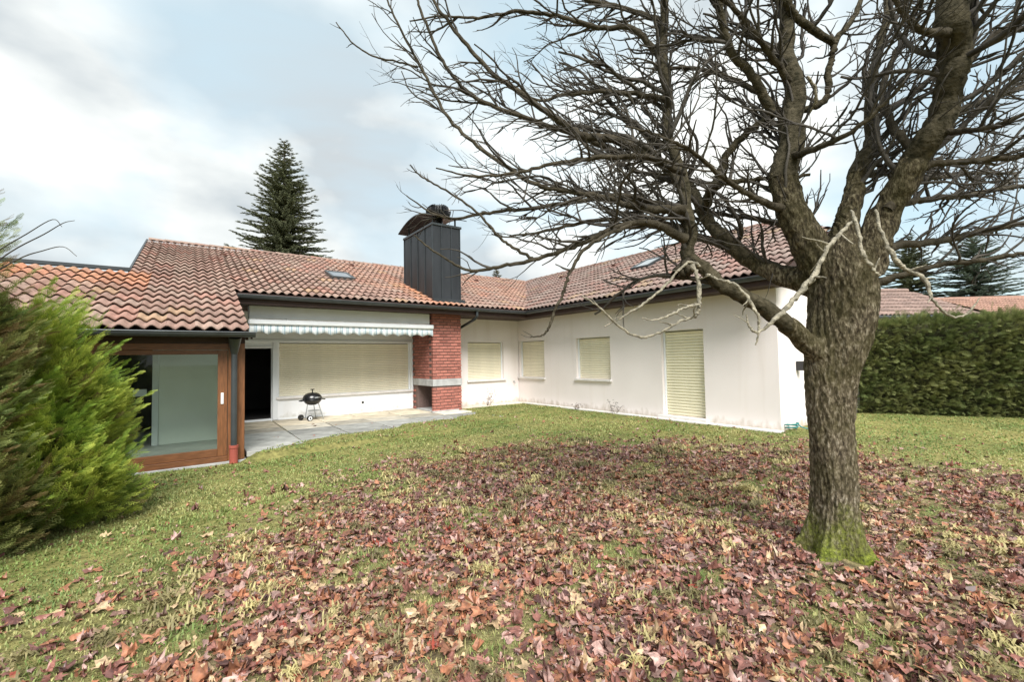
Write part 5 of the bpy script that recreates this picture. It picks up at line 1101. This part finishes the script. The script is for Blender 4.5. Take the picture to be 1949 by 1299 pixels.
# ------------------------------------------------------------------ neighbouring houses behind the hedge
def neighbour(name, c, rz, w, dpt, ze, zr, label, colour):
    t = empty(name, (c[0], c[1], -0.05), rz); tag(t, label, 'house')
    mb = MB(); mb.prism([(-dpt/2+0.4, 0), (dpt/2-0.4, 0), (dpt/2-0.4, ze), (0, zr-0.12), (-dpt/2+0.4, ze)], -w/2+0.3, w/2-0.3, 0); mb.build('wall', MAT['plaster'], t)
    mb = MB(); 
    for s in (-1, 1): mb.add([(-w/2, s*dpt/2, ze-0.05), (w/2, s*dpt/2, ze-0.05), (w/2, 0, zr-0.05), (-w/2, 0, zr-0.05), (-w/2, s*dpt/2, ze-0.13), (w/2, s*dpt/2, ze-0.13), (w/2, 0, zr-0.13), (-w/2, 0, zr-0.13)], [(0, 1, 2, 3), (7, 6, 5, 4), (0, 4, 5, 1), (0, 3, 7, 4), (1, 5, 6, 2)])
    rf = mb.build('roof', MAT['soffit'], t)
    L = math.hypot(dpt/2, zr-ze); v = np.array([0, dpt/2, zr-ze])/L; u = np.array([1.0, 0, 0]); n_ = np.cross(u, v); B = np.stack([u, v, n_], 1); VV = []; FF = []; CC = []; k = 0
    for i in range(int(L/TL)+1):
        for j in range(int(w/TW)):
            o = np.array([-w/2+j*TW, -dpt/2, ze])+v*i*TL-n_*0.03
            if i*TL+TL > L+0.05: continue
            VV.append(TV@B.T+o); FF.append(TF+k); k += len(TV); CC.append(np.tile(np.array(colour)*RNG.uniform(0.75, 1.25), (len(TV), 1)))
    o = add_np('tile_courses', np.concatenate(VV), [np.concatenate(FF)], MAT['tile_attr'], rf, colors=np.concatenate(CC)); o['kind'] = 'stuff'
    mb = MB(); mb.tube([(-w/2, 0, zr-0.02), (w/2, 0, zr-0.02)], 0.11, 8); r_ = mb.build('ridge_cap', MAT['tile_obj'], rf); r_.color = (*colour, 1)
    mb = MB(); mb.tube([(-w/2, -dpt/2-0.06, ze-0.06), (w/2, -dpt/2-0.06, ze-0.06)], 0.06, 8); mb.build('gutter', MAT['gutter'], t)
    for x_ in (-w/4, w/4):
        mb = MB(); mb.box((x_-0.5, -dpt/2+0.36, 1.0), (x_+0.5, -dpt/2+0.41, 2.2)); f_ = mb.build('window', MAT['white_paint'], t); mb = MB(); mb.box((x_-0.42, -dpt/2+0.34, 1.08), (x_+0.42, -dpt/2+0.36, 2.12)); mb.build('pane', MAT['skyglass'], f_)
P1 = PX(1768, 545, 20); neighbour('neighbour_house', (P1[0]-3.6*0.98, P1[1]+0.9), R(6), 7.4, 6.2, 3.05, P1[2]+0.05, 'neighbouring house with grey-red tiled roof just right of the tree trunk', (0.27, 0.185, 0.155))
P2 = PX(1790, 575, 27); neighbour('neighbour_house', (P2[0]+6.2, P2[1]-0.2), R(-3), 13.0, 7.0, 3.5, P2[2]+0.25, 'long low neighbouring house with orange-red tiled roof above the hedge', (0.33, 0.19, 0.14))

# ------------------------------------------------------------------ small bare plants at the wall
def wall_plant(a, b, h, label, n=7):
    p = ab(a, b); z = float(gz(p[0], p[1])); t = empty('dry_plant', (p[0], p[1], z)); tag(t, label, 'plant', 'dry plants at the house wall')
    tb = Tubes()
    for k in range(n):
        d = unit(np.array([RNG.normal(0, 0.35), RNG.normal(0, 0.25), 1.0])); P, Rr = grow(tb, np.array([RNG.normal(0, .03), RNG.normal(0, .03), -0.03]), d, h*RNG.uniform(0.6, 1.05), 0.007, 1, np.zeros(3), 0.2, 0.3)
        for q in range(5):
            j = RNG.integers(2, len(P)); grow(tb, P[j], unit(RNG.normal(0, 1, 3)+[0, 0, .5]), h*0.22, 0.004, 2, np.zeros(3))
    tb.build('stems', MAT['stem'], t)
    nn = 26; pos = np.stack([RNG.normal(0, 0.10, nn), RNG.normal(0, 0.08, nn), RNG.uniform(0.15, 0.95, nn)*h], -1); V, F_, C = place_sprays(NT, pos, RNG.normal(0, 1, (nn, 3)), np.full(nn, 0.06), np.tile([0.09, 0.06, 0.04], (nn, 1)), np.tile([0.12, 0.08, 0.05], (nn, 1)), 1)
    add_np('dead_leaves', V, [F_], MAT['needle'], t, colors=C)
wall_plant(8.15, 12.45, 0.62, 'spindly leafless shrub below the window right of the chimney', 6)
wall_plant(9.52, 8.22, 0.42, 'short dry plant at the foot of the right wing', 4)
wall_plant(9.55, 9.7, 0.22, 'low withered tuft under the middle window', 4)

# ------------------------------------------------------------------ fallen leaves
def leaf_templates():
    out = []
    for v in range(9):
        rng = np.random.default_rng(20+v); ang = np.radians([-90, -62, -38, -18, 8, 28, 52, 68, 90, 112, 128, 152, 172, 198, 218, 242])
        rad = np.array([0.14, 0.42, 0.40, 0.66, 0.46, 0.80, 0.52, 0.64, 0.95, 0.64, 0.52, 0.80, 0.46, 0.66, 0.40, 0.42])*rng.uniform(0.55, 1.2, 16)+0.08
        x, y = rad*np.cos(ang)*0.62, rad*np.sin(ang)*0.62+0.05
        c = rng.uniform(0.25, 0.7); fold = rng.uniform(0.1, 0.6)
        z = c*(rad**2)*0.35*np.cos(ang*rng.integers(1, 4)+rng.uniform(0, 6))+fold*np.abs(x)*0.6+rng.normal(0, 0.04, 16)
        if v % 3 == 2: curl = rng.uniform(3.5, 6); z = z+(1-np.cos(x*curl))/curl*1.4; x = np.sin(x*curl)/curl
        V = np.concatenate([[[0, 0.0, 0.0]], np.stack([x, y, z], -1), [[0.008, -0.02, 0], [-0.008, -0.02, 0], [rng.uniform(-.2, .2), -0.5, 0.05]]]); k = np.arange(16)
        T = np.concatenate([np.stack([np.zeros(16, int), 1+k, 1+(k+1) % 16], -1), [[17, 18, 19]]]); V[:, 2] -= V[1:17, 2].min()*0.6
        out.append((V, T))
    return out
LT = leaf_templates()
LEAF_COL = [((0.28, 0.122, 0.095), 'purplish brown'), ((0.36, 0.155, 0.085), 'russet brown'), ((0.145, 0.065, 0.055), 'dark plum'), ((0.48, 0.34, 0.20), 'tan'), ((0.43, 0.27, 0.23), 'greyish pink')]
def scatter_leaves():
    P = []
    for (r0, r1, dens) in ((1.4, 3.0, 1700), (3.0, 5.0, 1350), (5, 8, 850), (8, 12, 420)):
        n = int((r1**2-r0**2)*1.25*dens); r = np.sqrt(RNG.uniform(r0**2, r1**2, n)); t = RNG.uniform(-1.25, 1.25, n); P.append(np.stack([r*np.sin(t), r*np.cos(t)], -1))
    P = np.concatenate(P); X, Y = P.T; a, b = to_ab(X, Y); dn = leaf_density(X, Y)
    sparse = 0.02+0.07*np.clip(smooth_noise(X*1.1, Y*1.1, 21), 0, 1)
    pk = on_paving(a, b)
    keep = (RNG.random(len(X)) < np.where(pk, 0.006, np.maximum(dn, sparse))) & ~((b > BC-0.05) & (a < 0.9)) & ~((b > 12.8) | (a > 9.6) & (b > 4)) & ~((b > 11.9) & (a > 5.8) & (a < 6.9)) & (np.hypot(X-TX, Y-TY) > 0.235) & in_view(X, Y, gz(X, Y), 40, 60)
    X, Y, dn, pk = X[keep], Y[keep], dn[keep], pk[keep]; n = len(X)
    size = np.where(RNG.random(n) < 0.5, RNG.uniform(0.025, 0.05, n), RNG.gamma(8, 0.0088, n).clip(0.04, 0.13)); Z = np.where(pk, 0.006, gz(X, Y)+RNG.uniform(0.003, 0.024, n)*(0.4+dn))
    th = RNG.uniform(0, 2*np.pi, n); tx, ty = RNG.normal(0, 0.2, n), RNG.normal(0, 0.2, n); flip = RNG.random(n) < 0.35
    zone = smooth_noise(X*0.9, Y*0.9, 31)
    ci = np.array([RNG.choice(5, p=w/w.sum()) for w in np.clip(np.stack([0.30+0.15*zone, 0.27-0.2*zone, 0.16+0.12*zone, 0.17-0.12*zone, 0.16+0.1*zone], -1), 0.03, 1)])
    cols = np.array([c for c, _ in LEAF_COL])[ci]*RNG.uniform(0.6, 1.3, n)[:, None]; red = RNG.random(n) < 0.006; cols[red] = [0.34, 0.07, 0.045]
    px, py, d = pix_of(np.stack([X, Y, Z], -1)); on = (px > 15) & (px < IMG_W-15) & (py < IMG_H-12) & (py > 0)
    score = np.where(on & ~red, size/d, 0); ind = set(np.argsort(-score)[:290].tolist())
    me = []
    for V, T in LT:
        m = bpy.data.meshes.new('fallen_leaf'); m.from_pydata([tuple(v) for v in V], [], [tuple(t) for t in T]); m.materials.append(MAT['litter_obj']); me.append(m)
    tv = RNG.integers(0, 9, n); VV = []; FF = []; CC = []; k0 = 0
    for v in range(9):
        V, T = LT[v]
        s = np.array([i for i in np.where(tv == v)[0] if i not in ind])
        cz, sz = np.cos(th[s]), np.sin(th[s]); L = V[None]*size[s][:, None, None]; L = np.where(flip[s][:, None, None], L*[1, 1, -1]+[0, 0, 0.02], L)
        zt = L[..., 2]+L[..., 0]*tx[s][:, None]+L[..., 1]*ty[s][:, None]
        xx = L[..., 0]*cz[:, None]-L[..., 1]*sz[:, None]; yy = L[..., 0]*sz[:, None]+L[..., 1]*cz[:, None]
        W = np.stack([xx+X[s][:, None], yy+Y[s][:, None], np.maximum(zt+Z[s][:, None], (Z[s]-0.03)[:, None])], -1)
        VV.append(W.reshape(-1, 3)); FF.append((k0+np.arange(len(s))[:, None, None]*len(V)+T[None]).reshape(-1, 3)); CC.append(np.repeat(cols[s], len(V), 0)); k0 += len(s)*len(V)
    o = add_np('leaf_litter', np.concatenate(VV), [np.concatenate(FF)], MAT['litter'], colors=np.concatenate(CC)); tag(o, 'carpet of fallen brown and purple leaves on the lawn', 'leaves', kind='stuff')
    for i in ind:
        o = link('fallen_leaf', me[tv[i]]); o.location = (X[i], Y[i], Z[i]+0.012); o.scale = (size[i]*1.0,)*3; o.rotation_euler = (math.atan(ty[i])+(math.pi if flip[i] else 0), -math.atan(tx[i]), th[i]); o.color = (*cols[i], 1)
        tag(o, 'curled %s fallen maple leaf lying in the foreground of the lawn' % LEAF_COL[ci[i]][1], 'leaf', 'fallen leaves in the foreground')
    print('leaves', n)
scatter_leaves()
print('tris', sum(sum(len(p.vertices)-2 for p in o.data.polygons) for o in bpy.data.objects if o.type == 'MESH' and o.data.users == 1))
